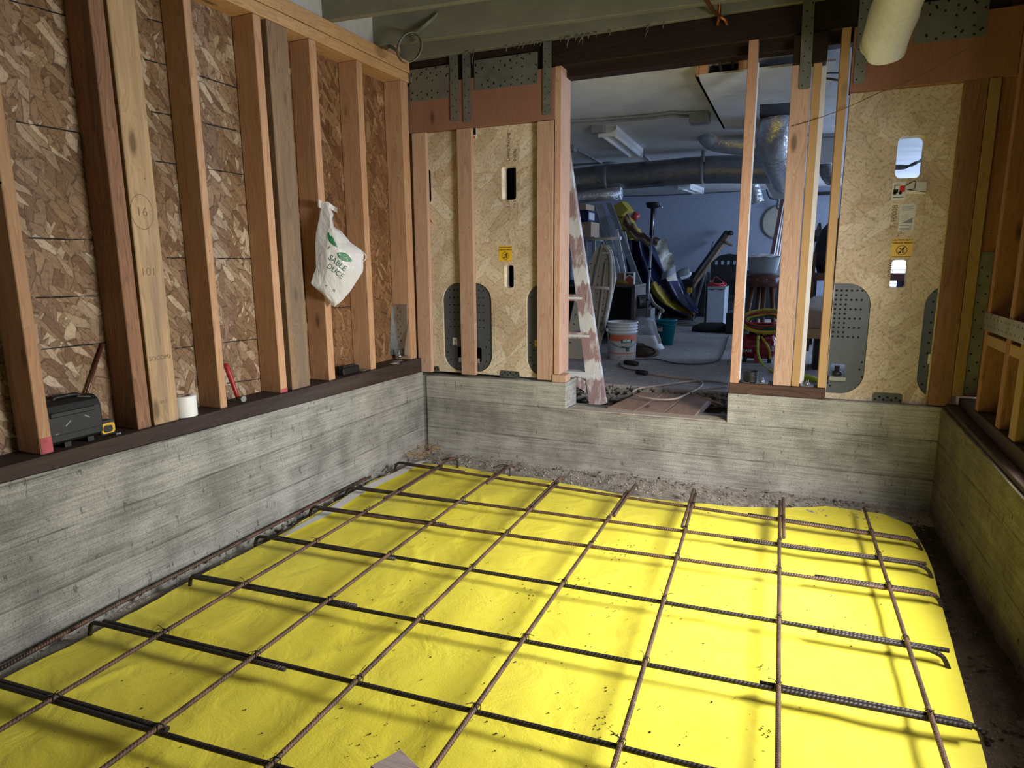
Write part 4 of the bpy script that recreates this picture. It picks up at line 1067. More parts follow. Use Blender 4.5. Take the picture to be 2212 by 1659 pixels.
g.build('paint_fleck', M['gray'], t, recalc=False)
# tape measure
t = thing('tape_measure', (-.055, -2.36, .706), 'yellow and black tape measure on the sill beside the tool case', 'tape measure')
ty0, ty1 = at(218, 930, 'x', -.05).y, at(250, 925, 'x', -.05).y
G().plate(rrect(ty0, .712, ty1, .772, .012), [], lambda u, v, d=0: (-.052-d, u, v), .035).build('case', M['black'], t, bevel=.003)
g = G().plate(rrect(ty0+.004, .718, ty1-.002, .760, .012), [rrect(ty0+.012, .722, ty1-.012, .750, .009)], lambda u, v, d=0: (-.0505+d*-1, u, v), .002)
g.build('yellow_shell', M['yellow'], t, recalc=False)
G().lathe((-.0488, (ty0+ty1)/2-.006, .738), [(.014, 0), (.014, .002)], 14, M=Matrix(((0,0,1),(0,1,0),(1,0,0)))).build('dial', M['black'], t)
G().box((-.052, ty1-.01, .706), (-.038, ty1+.012, .712)).build('blade_hook', M['galv_b'], t)
# thin red-brown rod
one(G().tube([at(187, 850, 'x', -.150)+Vector((0, 0, -.14)), at(187, 850, 'x', -.152), at(222, 742, 'x', -.160)], .006, 8), 'pry_rod', M['leather'], 'thin red brown rod leaning on the strand board behind the tool case', 'rod')
# roll of white tape
cc = at(413, 900, 'x', -.05); R1 = .052
t = thing('tape_roll', (-.062, -2.000, .706), 'roll of white tape standing on the sill between two studs', 'tape')
g = G(); prof = [(.026, 0), (R1, 0), (R1+.0005, .003), (R1+.0005, .092), (R1, .095), (.027, .095)]
g.lathe((-.062, -2.000, .7055), prof, 36, cap=False); tp_ = g.build('tape', M['white'], t)
G().lathe((-.062, -2.000, .7055), [(.0262, .0), (.0262, .0945), (.0235, .0945), (.0235, 0), (.0262, 0)], 28, cap=False).build('cardboard_core', M['cardboard'], tp_)
# hammer with red handle
p, q_ = at(515, 862, 'x', -.075), at(487, 785, 'x', -.135)
t = thing('hammer', (-.075, p.y, .706), 'red handled hammer leaning on the strand board between the studs', 'hammer')
d = (q_-p).normalized()
G().tube([p, p+d*.05, p+d*.12, q_ - d*.02, q_], lambda k: .0135 if .3 < k < .95 else .010, 10).build('handle', M['red'], t)
hc_ = Vector((p.x+.012, p.y, .722))
g = G().tube([hc_+Vector((.03, -.005, .0)), hc_+Vector((.018, -.003, .0)), hc_+Vector((.016, -.003, 0)), hc_+Vector((-.018, .003, .0))], lambda k: .0155 if k < .45 else .011, 12)
g.tube(spline([hc_+Vector((-.015, .003, 0)), hc_+Vector((-.035, .012, .002)), hc_+Vector((-.052, .028, -.005))], 4), lambda k: .010*(1-.6*k), 8)
g.build('head', M['galv'], t)
# small black box by the thinner stud
p, q_ = at(741, 803, 'x', -.05), at(776, 797, 'x', -.05)
t = thing('battery_pack', (-.07, (p.y+q_.y)/2, .706), 'small black plastic battery block on the sill between two studs', 'battery')
G().box((-.095, p.y, .7055), (-.045, q_.y, .752)).build('body', M['black'], t, bevel=.006)
G().box((-.085, p.y+.02, .752), (-.06, q_.y-.02, .762)).build('terminal', M['blackm'], t, bevel=.003)
# sliver of metal and loose stick
one(G().bar(at(492, 890, 'x', -.02), at(545, 892, 'x', -.015), .006, .005), 'wood_splinter', M['plank'], 'thin wood splinter on the sill in front of the hammer', 'splinter')
one(G().box((-.12, -.66, .7045), (-.045, -.60, .7085)), 'washer_plate', M['galv'], 'small dusty plate washer on the sill by the black block', 'washer')
one(G().tube(spline([at(236, 945, 'x', -.03), at(262, 955, 'x', -.02), at(285, 953, 'x', -.015), at(300, 962, 'x', -.012)], 4), .002, 5), 'string', M['tan'], 'thin string trailing from the tape measure', 'string')
# holdown bracket on the corner stud
t = thing('holdown_bracket', (-.1, -.15, .72), 'galvanized hold-down bracket screwed to the corner stud', 'bracket')
yb = -.1065; xb0, xb1 = at(849, 700, 'y', yb).x, at(880, 700, 'y', yb).x
z0, z1 = at(860, 768, 'y', yb).z, at(860, 657, 'y', yb).z
g = G().box((xb0, yb-.003, z0), (xb1, yb, z1)); nails(g, [(xb0+.45*(xb1-xb0) + (.01 if k % 2 else -.012), z1-.03-.026*k) for k in range(10)], fy(yb-.0034), .0045)
g.build('back_plate', [M['galv_b'], M['hole']], t, recalc=False)
G().prism([(xb0, yb, z0), (xb0, yb-.055, z0+.015), (xb0, yb-.05, z0+.06), (xb0, yb-.01, z1-.03), (xb0, yb, z1)], (-.003, 0, 0)).build('side_flange', M['galv_b'], t)
G().prism([(xb1, yb, z0), (xb1, yb-.055, z0+.015), (xb1, yb-.05, z0+.06), (xb1, yb-.01, z1-.18), (xb1, yb, z1-.14)], (.003, 0, 0)).build('side_flange', M['galv_b'], t)
g = G().lathe(((xb0+xb1)/2, yb-.03, z0-.004), [(.0, 0), (.026, 0), (.026, .012), (.018, .018), (.0, .018)], 18, sc=(1, 1)); g.build('bottom_seat', M['galv_b'], t)
G().tube([((xb0+xb1)/2, yb-.03, .706), ((xb0+xb1)/2, yb-.03, z0+.05)], .008, 10).build('anchor_bolt', M['galv'], t)
G().box((xb1-.022, yb-.0045, z0+.055), (xb1-.014, yb-.0035, z0+.085)).build('label', M['paper'], t)
one(G().lathe((-.09, -.20, .7045), [(.0, .0), (.05, 0), (.05, .003), (0, .003)], 4), 'washer_plate', M['galv'], 'square plate washer on the sill under the galvanized bracket', 'washer')
# white label scrap
one(G().box((-.06, -.33, .7045), (-.02, -.27, .7055)), 'paper_scrap', M['paper'], 'white paper scrap on the sill near the corner stud', 'scrap')

# ------------------------------------------------------------------ plastic bag hung on the stud
BN = Vector((.72, -.69, 0)).normalized(); BO = Vector((.035, -1.0, 1.4))
def bag_plane(cx_, cy_, off):
    px, py = 660 + cx_/6.636, 420 + cy_/6.636
    d = ray(px, py); t_ = ((BO-CAM).dot(BN))/d.dot(BN); return CAM + d*t_ + BN*off
BL = [(110, 238), (200, 228), (300, 205), (420, 180), (560, 150), (700, 140), (900, 145), (1060, 150), (1150, 115), (1275, 75), (1340, 140), (1420, 240), (1530, 328), (1590, 385), (1612, 412)]
BR = [(110, 322), (200, 362), (290, 402), (350, 385), (400, 395), (470, 410), (520, 505), (600, 575), (690, 645), (800, 805), (850, 835), (960, 825), (1050, 828), (1110, 820), (1250, 730), (1390, 640), (1500, 545), (1560, 485), (1590, 440), (1612, 414)]
BC = [(110, 280), (300, 315), (400, 322), (600, 305), (800, 290), (1000, 292), (1200, 285), (1420, 255), (1500, 330), (1560, 395), (1612, 413)]
def lerp(tab, v):
    for a, b in zip(tab, tab[1:]):
        if v <= b[0]: return a[1] + (b[1]-a[1])*(v-a[0])/(b[0]-a[0])
    return tab[-1][1]
def bag_depth(cx_, cy_):
    l, r, c_ = lerp(BL, cy_), lerp(BR, cy_), lerp(BC, cy_)
    c_ = min(max(c_, l+2), r-2)
    if cx_ < c_: s = max(0, (cx_-l)/(c_-l)); base = .75*s
    else: s = max(0, (r-cx_)/(r-c_)); base = .75*s + .55*math.sin(math.pi*min(1, s))*.8
    vv = (cy_-110)/1500; D = .012 + .055*math.sin(math.pi*min(1, max(0, vv)))**.8
    wr = .0045*mnoise.noise(Vector((cx_*.012 - cy_*.007, cy_*.003+cx_*.003, 2))) + .002*mnoise.noise(Vector((cx_*.03-cy_*.018, cy_*.008+cx_*.008, 7)))
    return D*base + wr*min(1, s*4)
def bag_pt(cx_, cy_, extra=0): return bag_plane(cx_, cy_, bag_depth(cx_, cy_) + extra)
t = thing('plastic_bag', BO + Vector((0, 0, -.2)), 'translucent white plastic bag with green leaves and lettering, hung on a stud', 'plastic bag')
m, b = new('translucent_bag_film')
b.inputs['Base Color'].default_value = (.84, .84, .86, 1); b.inputs['Roughness'].default_value = .28
tr = N(m, 'ShaderNodeBsdfTranslucent', {'Color': (.88, .88, .87, 1)}); tp = N(m, 'ShaderNodeBsdfTransparent')
m1 = N(m, 'ShaderNodeMixShader', {0: .30, 1: b.outputs[0], 2: tr.outputs[0]}); m2 = N(m, 'ShaderNodeMixShader', {0: .10, 1: m1.outputs[0], 2: tp.outputs[0]})
L(m, m2.outputs[0], m.node_tree.nodes['Material Output'].inputs[0])
vb = ocoord(m); bump(m, b, noise(m, mapp(m, vb, (1, 1, .5), (.3, .5, .2)), 26, 3, .6, 1.5), .45, .012)
M['bag'] = m
def bag_fn(side):
    def f(u, v):
        cy_ = 110 + 1502*v; l, r = lerp(BL, cy_), lerp(BR, cy_); cx_ = l + (r-l)*u
        return bag_pt(cx_, cy_) if side else bag_plane(cx_, cy_, -.012*math.sin(math.pi*u)*math.sin(math.pi*v))
    return f
G().grid(bag_fn(1), 44, 90).grid(bag_fn(0), 20, 60).build('bag_film', M['bag'], t, recalc=False)
g = G()
SL = math.radians(-38)
g.text('SABLE', 118, lambda u, v: bag_pt(u, v, .0016), 0, SL, (0, 0)) if False else None
def prt(s, size, x, y, ang):      # crop coordinates have y pointing down
    g.text(s, size, lambda u, v: bag_pt(x + u, y - v, .0018), 0, ang, (0, 0), off=.6)
for a_ in (('SABLE', 112, 438, 985, SL), ('DUCE', 104, 408, 1100, SL), ('E', 60, 318, 770, SL), ('se', 34, 286, 1302, -.1), ('Q', 46, 398, 1372, -.1)):
    g = G(); prt(*a_); g.build('printed_lettering', M['greentxt'], t, recalc=False)
g = G()
def leaf(x, y, L_, W_, ang, half=0):
    n = 12; top = []; bot = []
    for k in range(n+1):
        s = k/n; w_ = W_*math.sin(math.pi*s)**.8*(1 - .25*s)
        top.append((s*L_, w_)); bot.append((s*L_, -w_ if not half else -w_*.25))
    cs, sn = math.cos(ang), math.sin(ang)
    mp = lambda p, e=.0016: bag_pt(x + p[0]*cs - p[1]*sn, y + p[0]*sn + p[1]*cs, e)
    for k in range(n):
        for rowa, rowb in ((top, None), (bot, None)):
            g.add([mp((top[k][0], 0)), mp((top[k+1][0], 0)), mp(rowa[k+1]), mp(rowa[k])], [(0, 1, 2, 3)])
    g.add([mp((L_*.12, -4), .0026), mp((L_*.95, -1), .0026), mp((L_*.95, 1), .0026), mp((L_*.12, 4), .0026)], [(0, 1, 2, 3)], 1)
    for s, sg in ((.4, 1), (.55, -1), (.65, 1)):
        g.add([mp((L_*s, 0), .0026), mp((L_*s+6, 0), .0026), mp((L_*(s+.14), sg*W_*.45), .0026)], [(0, 1, 2)], 1)
leaf(312, 545, 250, 66, math.radians(60), 1); leaf(428, 845, 250, 66, math.radians(27))
g.build('printed_leaf', [M['green'], M['white']], t, recalc=False)
g = G()
for k in range(9):
    g.tube([bag_pt(240+6*k, 1318+22*k, .001), bag_pt(340+10*k if k < 5 else 380, 1345+22*k, .001)], .0006, 4)
g.build('fine_print', M['gray'], t)
g = G(); g.grid(lambda u, v: bag_plane(815+60*math.sin(math.pi*u) - 16*v, 815+165*u, .004+.004*v), 10, 2); g.grid(lambda u, v: bag_plane(170+70*u, 70+110*v+30*u, .006+.01*math.sin(u*5)), 6, 6); g.grid(lambda u, v: bag_plane(300+150*u, 100+95*u+70*v, .008+.01*math.sin(u*7)), 6, 6)
g.build('torn_flap', M['bag'], t, recalc=False)
G().tube([bag_plane(285, 150, -.045), bag_plane(285, 150, .012)], .002, 6).build('nail', M['iron'], t)
# ------------------------------------------------------------------ room beyond: shell
FZ = .45; CZ = 2.56
struct(G().box((-2.3, .80, .2), (6.2, 8.2, FZ)), 'floor_slab', M['slab'], base=(0, 0, FZ))
struct(G().grid(lambda u, v: (-.3+3.9*u, .235+.60*v, .26 + .05*mnoise.noise(Vector((u*14, v*4, 0))) + .02*mnoise.noise(Vector((u*50, v*14, 2))) + .10*u), 90, 20), 'floor_trench', M['trench'], recalc=False)
g = G()
for k in range(260):
    x = rs.uniform(.95, 2.5); y = .80 - abs(rs.gauss(0, .05)); pebble(g, (x, y, FZ - (.80-y)*.9 - .012), rs.uniform(.008, .026))
for k in range(200): pebble(g, (rs.uniform(.9, 2.3), rs.uniform(.25, .75), rs.uniform(.24, .33)), rs.uniform(.006, .02))
tag(one(g, 'rubble', M['rubble'], 'broken concrete rubble along the edge of the slab in the trench', 'rubble', recalc=False), kind='stuff')
struct(G().box((-2.3, .15, CZ), (6.2, 8.2, CZ+.05)), 'ceiling_beyond', M['plaster'])
g = G().box((-2.3, 8.0, FZ), (3.62, 8.1, CZ)).box((4.72, 8.0, FZ), (6.2, 8.1, CZ)).box((3.62, 8.0, FZ), (4.72, 8.1, .92)).box((3.62, 8.0, 2.0), (4.72, 8.1, CZ))
struct(g, 'wall_far', M['plaster_blue'])
struct(G().box((-2.3, .2, FZ), (-2.2, 8.1, CZ)), 'wall_beyond', M['plaster_blue'])
struct(G().box((6.1, .2, FZ), (6.2, 2.9, CZ)).box((6.1, 5.9, FZ), (6.2, 8.1, CZ)).box((6.1, 2.9, 2.3), (6.2, 5.9, CZ)).box((6.1, 2.9, FZ), (6.2, 5.9, .6)), 'wall_beyond.001', M['plaster_blue'])
struct(G().box((3.34, .13, .45), (6.2, .2, CZ+.1)).box((-2.3, .24, .3), (-.19, .3, CZ+.1)).box((-.30, .0, 2.0), (-.19, .3, 2.9)), 'wall_back.001', M['plaster'])
g = G().box((3.62, 8.02, .92), (4.72, 8.06, .97)).box((3.62, 8.02, 1.95), (4.72, 8.06, 2.0)).box((3.62, 8.02, .92), (3.66, 8.06, 2.0)).box((4.68, 8.02, .92), (4.72, 8.06, 2.0)).box((3.62, 8.02, 1.10), (4.72, 8.05, 1.13)).box((3.62, 8.02, 1.0), (4.72, 8.05, 1.02)).box((3.62, 8.02, 1.22), (4.72, 8.05, 1.235))
wn = struct(g, 'window_1', M['white'])
G().box((3.62, 8.07, .92), (4.72, 8.075, 2.0)).build('window_light', M['bluewhite'], wn)
# dropped plaster chase under the ceiling with an open end
g = G(); zb = 2.490
g.prism([(1.853, .22, zb), (1.847, 1.93, zb), (2.121, 2.10, zb), (2.175, 1.15, zb), (2.62, 1.20, zb), (2.62, .22, zb)], (0, 0, .012))
g.prism([(1.853, .22, zb), (1.847, 1.93, zb), (1.862, 1.93, zb), (1.868, .22, zb)], (0, 0, CZ-zb)); g.prism([(1.847, 1.93, zb), (2.121, 2.10, zb), (2.121, 2.11, zb), (1.847, 1.945, zb)], (0, 0, CZ-zb))
struct(g, 'ceiling_chase', M['plaster'])
one(G().box((1.875, .222, 2.503), (1.925, .30, 2.558)).box((1.86, .21, 2.49), (1.872, .30, 2.558)), 'wood_block', M['fir_x'], 'reddish block in the open end of the ceiling chase, by the bare ceiling', 'wood block', 'blocks in the chase opening')
one(G().box((2.10, .222, 2.503), (2.145, .30, 2.558)), 'wood_block', M['fir_x'], 'reddish block in the open end of the ceiling chase, by the slender stud', 'wood block', 'blocks in the chase opening')
one(G().box((1.93, .29, 2.50), (2.10, .30, 2.558)), 'dark_recess', M['hole'], 'dark hole in the end of the ceiling chase', 'hole')

# ------------------------------------------------------------------ ducts
def P3(px, py, y): return Y(px, py, y)
t = thing('air_duct', (1.0, 3.4, 2.33), 'long gray foil wrapped duct hung across the room beyond', 'duct', 'foil ducts under the ceiling')
yD = 3.45
main = spline([P3(1150, 405, yD-.1), P3(1232, 393, yD-.05), P3(1300, 384, yD), P3(1400, 377, yD+.02), P3(1520, 367, yD), P3(1620, 366, yD), P3(1720, 367, yD)], 6)
G().tube(main, .142, 26).build('duct_wrap', M['foil_d'], t)
for px, py in ((1312, 383), (1518, 367)):
    c = P3(px, py, yD); G().tube([c+Vector((-.02, 0, 0)), c+Vector((.02, 0, 0))], .147, 26).build('hanger_strap', M['gray'], t)
G().tube([P3(1519, 350, yD-.14), P3(1519, 325, yD-.13)], .02, 8).build('hanger_strap', M['gray'], t)
t = thing('air_duct', (2.2, 2.0, 2.3), 'fat upright foil duct beside the bold grained stud', 'duct', 'foil ducts under the ceiling')
yV = 1.85
vd = spline([P3(1683, 248, yV-.06), P3(1680, 265, yV-.05), P3(1672, 300, yV+.05), P3(1680, 335, yV+.35), P3(1692, 362, yV+.75), P3(1700, 385, yV+1.1)], 6)
G().tube(vd, lambda k: .142 if k < .45 else .150, 28).build('duct_wrap', M['foil'], t)
c = vd[15]; d_ = (vd[16]-vd[14]).normalized(); G().tube([c-d_*.012, c+d_*.012], .150, 28).build('tape_band', M['gray'], t)
t = thing('air_duct', (1.85, 2.6, 2.35), 'short crinkled foil elbow duct by the gray junction box', 'duct', 'foil ducts under the ceiling')
yE = 2.8
el = spline([P3(1532, 262, yE-.3), P3(1527, 278, yE-.15), P3(1540, 298, yE), P3(1575, 306, yE), P3(1640, 312, yE), P3(1700, 318, yE)], 6)
G().tube(el, .112, 24).build('duct_wrap', M['foil'], t)
c = el[12]; 
t = thing('air_duct', (.3, 3.2, 2.2), 'bright crinkled foil end of a duct under the long duct', 'duct', 'foil ducts under the ceiling')
yF = 3.4
G().tube([P3(1180, 440, yF), P3(1240, 427, yF), P3(1290, 421, yF), P3(1342, 417, yF)], .075, 22).build('duct_wrap', M['foil_b'], t)
t = thing('flexible_hose', (2.1, 4.3, 2.0), 'crinkled foil hose hanging down behind the slender stud', 'duct', 'foil ducts under the ceiling')
yH = 4.4
G().tube(spline([Vector((P3(1626, 375, yH).x, yH, CZ-.002)), P3(1627, 395, yH), P3(1631, 415, yH), P3(1637, 438, yH)], 6), .072, 20).build('hose', M['foil_b'], t)

one(G().box((2.15, 1.24, 2.503), (2.46, 1.80, 2.559)), 'dark_recess', M['hole'], 'dark hole in the ceiling where the fat upright duct goes up', 'hole')
# ------------------------------------------------------------------ ceiling lights, conduits, boxes
def fixture(a, b, wd, label, tubes=2):
    """a, b: end points on the ceiling line"""
    a, b = Vector(a), Vector(b); d = (b-a).normalized(); s_ = d.cross(Vector((0, 0, 1))).normalized()
    t = thing('ceiling_light', (a+b)/2, label, 'ceiling light', 'fluorescent lights beyond the opening')
    up = Vector((0, 0, 1)); mid = (a+b)/2; Lh = (b-a)*.5
    hs_ = G().prism([mid - Lh + s_*x + up*z for x, z in ((-wd/2, 0), (-wd/2, -.035), (-wd*.22, -.062), (wd*.22, -.062), (wd/2, -.035), (wd/2, 0))], Lh*2).build('housing', M['white'], t, bevel=.003)
    for k in range(tubes):
        o = s_*(wd*.30*(1 if k else -1)) - up*.068
        G().tube([a + o + d*.02, b + o - d*.02], .016, 12).build('lamp_tube', M['white'], hs_)
    for e in (a, b): G().obox(e - up*.045 + d*(.008 if e is a else -.008), d*.008, s_*wd*.48, up*.045).build('end_cap', M['white'], hs_)
fa, fb = Z(1312, 272, CZ-.0), Z(1372, 322, CZ)
fixture(fa, fb, .17, 'white fluorescent ceiling light near the opening, tubes unlit')
fa, fb = Z(1478, 396, CZ), Z(1508, 407, CZ)
fixture(fa, fb, .2, 'small looking fluorescent light beyond the long duct')
def jbox(px, py, y, sx, sy, sz, label):
    c = Z(px, py, CZ); return one(G().box((c.x-sx/2, c.y-sy/2, CZ-sz), (c.x+sx/2, c.y+sy/2, CZ)), 'junction_box', M['gray'], label, 'junction box', 'gray junction boxes', bevel=.004)
jbox(1512, 243, 0, .15, .14, .085, 'gray junction box beside the ceiling chase')
jbox(1293, 272, 0, .11, .10, .06, 'gray junction box at the end of the near fluorescent light')
jbox(1233, 315, 0, .10, .10, .06, 'small gray junction box by the jamb post')
for k, (o, lb) in enumerate(((0, 'upper'), (7, 'lower'))):
    one(G().tube(spline([Z(1225, 262+o, CZ-.012), Z(1300, 257+o, CZ-.012), Z(1400, 249+o, CZ-.012), Z(1450, 243+o, CZ-.012), Z(1475, 244+o, CZ-.012), Z(1500, 243+o, CZ-.012)], 5), .010, 8), 'conduit', M['gray'], '%s of the two gray conduits running to the junction box by the chase' % lb, 'conduit', 'ceiling conduits')
one(G().tube([Z(1245, 322, CZ-.012), Z(1300, 352, CZ-.012)], .010, 8), 'conduit', M['gray'], 'gray conduit slanting away from the small junction box', 'conduit', 'ceiling conduits')
one(G().tube(spline([Z(1225, 358, CZ-.012), Z(1280, 354, CZ-.012), Z(1330, 352, CZ-.012), Z(1345, 359, CZ-.012)], 5), .012, 8), 'conduit', M['gray'], 'gray conduit above the long duct, bending down at its end', 'conduit', 'ceiling conduits')
one(G().tube([Z(1385, 330, CZ-.012), Z(1412, 353, CZ-.012)], .010, 8), 'conduit', M['gray'], 'gray conduit leaving the far end of the near fluorescent light', 'conduit', 'ceiling conduits')
one(G().tube(spline([Y(1290, 424, 7.95), Y(1400, 423, 7.95), Y(1500, 419, 7.95), Y(1600, 413, 7.95)], 5), .008, 6), 'electric_cable', M['cordg'], 'dark cable along the top of the far wall', 'cable')
# pale panel, rails and hose bits by the far wall
a = [Y(1648, 388, 5.2), Y(1700, 385, 5.0), Y(1700, 428, 5.0), Y(1672, 430, 5.1)]
one(G().prism(a, (.02, .03, .0)), 'wall_panel_board', M['whitep'], 'pale tilted panel hanging under the upright duct', 'panel')
one(G().bar(Y(1640, 408, 7.9), Y(1675, 404, 7.9), .03, .05), 'shelf_rail', M['white'], 'white rail on the far wall beside the hanging foil hose', 'rail')
one(G().tube(spline([Vector((Y(1655, 420, 7.9).x, 7.9, CZ)), Y(1663, 427, 7.8), Y(1680, 432, 7.8), Y(1678, 448, 7.8), Y(1686, 452, 7.8), Y(1690, 440, 7.8)], 5), .014, 6), 'electric_cable', M['cordg'], 'black cable hanging below the pale tilted panel', 'cable')
# things seen through the narrow gap
one(G().bar(Y(1750, 419, 7.95), Y(1800, 417, 7.95), .03, .05), 'shelf_rail', M['black'], 'dark rail on the far wall seen through the narrow gap', 'rail')
one(G().tube(spline([Y(1790, 295, 3.6), Y(1786, 335, 3.7), Y(1790, 370, 3.9), Y(1800, 385, 4.0)], 5), .09, 18), 'air_duct', M['foil_d'], 'gray duct seen through the narrow gap', 'duct', 'foil ducts under the ceiling')
one(G().box((2.55, 3.0, 2.30), (2.80, 3.06, CZ-.001)), 'junction_box', M['plaster'], 'white box under the ceiling seen through the narrow gap', 'junction box')
t = thing('wall_reel', Y(1768, 500, 7.9), 'black hose reel on the far wall seen through the narrow gap', 'reel')
c = Y(1768, 509, 7.9); RX = Matrix(((1,0,0),(0,0,-1),(0,1,0)))
G().lathe(c, [(0, 0), (.105, 0), (.105, .06), (0, .06)], 20, M=RX).build('reel_body', M['black'], t)
G().plate([(c.x-.06, c.z), (c.x+.06, c.z), (c.x+.02, c.z+.20), (c.x-.02, c.z+.20)], [], fy(c.y-.07), .03).build('bracket', M['black'], t, recalc=False)
G().tube(spline([c+Vector((.1, -.03, -.02)), c+Vector((.06, -.03, -.2)), c+Vector((.07, -.03, -.4))], 4), .018, 8).build('hose', M['blackm'], t)
a = Y(1748, 606, 3.9); b = Y(1805, 590, 3.9)
t = thing('wood_shelf', (a.x+.3, 4.1, FZ), 'red brown wooden shelf seen through the narrow gap', 'shelf')
G().box((a.x, 3.9, a.z), (a.x+1.0, 4.4, b.z)).build('shelf_board', M['leather'], t)
for xx in (a.x+.02, a.x+.9): G().box((xx, 3.95, FZ), (xx+.06, 4.35, a.z)).build('leg', M['black'], t)
g = G(); c = Vector((a.x+.28, 4.15, b.z+.2))
g.lathe(c, [(.02, .40), (.12, .36), (.20, .26), (.24, .10), (.25, -.05), (.2, -.2)], 16, sc=(1, .6))
one(g, 'black_bag', M['blackm'], 'black bag slumped on the shelf seen through the narrow gap', 'bag')
p = Y(1757, 545, 3.4)
one(G().box((p.x-.03, 3.37, FZ), (p.x+.03, 3.42, p.z)), 'wooden_board', M['darkwood'], 'upright brown wooden board seen through the narrow gap', 'board')
p = Y(1746, 548, 3.5)
one(G().box((p.x-.045, 3.48, FZ), (p.x+.045, 3.53, p.z)), 'dark_board', M['black'], 'dark upright board behind the drywall edge', 'board')
# cardboard box with white dome on a ledge
lz = Y(1745, 731, 2.2).z
t = thing('cardboard_box', Y(1755, 724, 2.2), 'cardboard box on a ledge seen through the narrow gap', 'box')
a, b = Y(1740, 709, 2.1), Y(1800, 673, 2.1)
G().box((a.x, 2.1, a.z), (b.x+.1, 2.4, b.z)).build('carton', M['cardboard'], t, bevel=.002)
G().box((a.x+.005, 2.098, (a.z+b.z)/2-.1), (a.x+.012, 2.0995, (a.z+b.z)/2+.1)).build('tape', M['tan'], t)
a2 = Y(1737, 730, 2.08); 
t = thing('workbench', (a.x+.3, 2.3, FZ), 'pale wooden ledge under the cardboard box', 'bench')
G().box((a.x-.02, 2.06, a2.z), (a.x+.9, 2.5, a.z-.002)).build('bench_top', M['lvl_tan'], t)
for xx in (a.x+.08, a.x+.8): G().box((xx, 2.1, FZ), (xx+.06, 2.45, a2.z)).build('leg', M['black'], t)
c = Y(1775, 673, 2.25)
one(G().lathe((c.x, 2.25, b.z), [(.15, 0), (.145, .04), (.12, .085), (.07, .118), (0, .13)], 18), 'white_dome', M['paper'], 'white folded paper dome on the cardboard box', 'paper dome')
one(G().box((2.50, 1.6, FZ), (2.535, 3.2, 1.9)), 'drywall_strip', M['whitep'], 'white painted panel edge behind the bold grained stud', 'drywall') if False else None

# ------------------------------------------------------------------ step ladder in the trench
t = thing('step_ladder', (1.2, .45, .3), 'paint smeared white and red step ladder standing in the trench', 'ladder')
m, b = new('smeared_ladder_paint'); v = ocoord(m, False)
zc_ = N(m, 'ShaderNodeSeparateXYZ', {0: v}).outputs[2]
bandv = mth(m, 'ADD', mth(m, 'MULTIPLY', zc_, 2.9), mth(m, 'MULTIPLY', noise(m, mapp(m, v, (30, 30, 3)), 1.0, 3), .5))
fr = mth(m, 'FRACT', bandv)
rd = ramp(m, fr, [(.30, 0), (.36, 1), (.93, 1), (.98, 0)])
n_ = noise(m, mapp(m, v, (1, 1, .3)), 22, 5, .7)
c_ = mix(m, mth(m, 'MULTIPLY', rd, .85), (.72, .72, .72), (.30, .155, .15))
c_ = mix(m, ramp(m, n_, [(.48, 0), (.62, .85)]), c_, (.66, .64, .63))
c_ = mix(m, ramp(m, noise(m, mapp(m, v, (60, 60, 4), loc=(4, 2, 1)), 1, 4, .7), [(.64, 0), (.68, .8)]), c_, (.13, .08, .07))
L(m, c_, b.inputs['Base Color']); b.inputs['Roughness'].default_value = .5
M['ladder'] = m
yb_, yt_ = .42, .62
def LR(px, py): tt = (878-py)/(878-415); return Y(px, py, yb_ + (yt_-yb_)*tt)
bt0, bt1 = LR(1273, 878), LR(1308, 872); tp0, tp1 = LR(1186, 150), LR(1203, 150)
dy_ = Vector((0, .03, 0))
def rail(a0, a1, c0, c1, off=Vector((0, 0, 0))):
    g = G(); dirx = (a1-a0).normalized()
    for p0, p1, q0, q1, th in ((a0, a0.lerp(a1, .2), c0, c0.lerp(c1, .2), .05), (a0.lerp(a1, .2), a0.lerp(a1, .8), c0.lerp(c1, .2), c0.lerp(c1, .8), .02), (a0.lerp(a1, .8), a1, c0.lerp(c1, .8), c1, .05)):
        g.add([p+off for p in (p0, p1, p1+Vector((0, th, 0)), p0+Vector((0, th, 0)), q0, q1, q1+Vector((0, th, 0)), q0+Vector((0, th, 0)))], [(0,3,2,1),(4,5,6,7),(0,1,5,4),(1,2,6,5),(2,3,7,6),(3,0,4,7)])
    return g
rail(bt0, bt1, tp0, tp1).build('side_rail', M['ladder'], t)
mirror = lambda p: Vector((.62 - (p.x-.62)*.98, p.y, p.z))
rail(mirror(bt0), mirror(bt1), mirror(tp0), mirror(tp1)).build('side_rail', M['ladder'], t)
for (xa, ya), (xb, yb2), h in (((1222, 636), (1252, 640), 15), ((1222, 720), (1268, 722), 9), ((1222, 806), (1276, 808), 12)):
    p1 = LR(xb, yb2); p0 = mirror(p1)
    st_ = G().box((p0.x, p1.y-.005, p1.z-.035), (p1.x+.03, p1.y+.085, p1.z+.012)).build('step', M['ladder'], t, bevel=.003)
    G().box((p0.x, p1.y-.008, p1.z-.022), (p1.x+.02, p1.y-.0055, p1.z-.006)).build('step_edge', M['white'], st_)
p0, p1 = LR(1232, 822), LR(1290, 872)
G().grid(lambda u, v: LR(1232+58*u, 822 + 52*u**1.7 - 8*u - (v-.5)*(26-6*u)) + Vector((0, .01, 0)), 14, 3).build('brace', M['ladder'], t, recalc=False)
rail(bt0+Vector((-.5, .5, .12)), bt0+Vector((-.46, .5, .12)), tp0+Vector((-.3, .08, 0)), tp0+Vector((-.27, .08, 0))).build('rear_rail', M['white'], t)

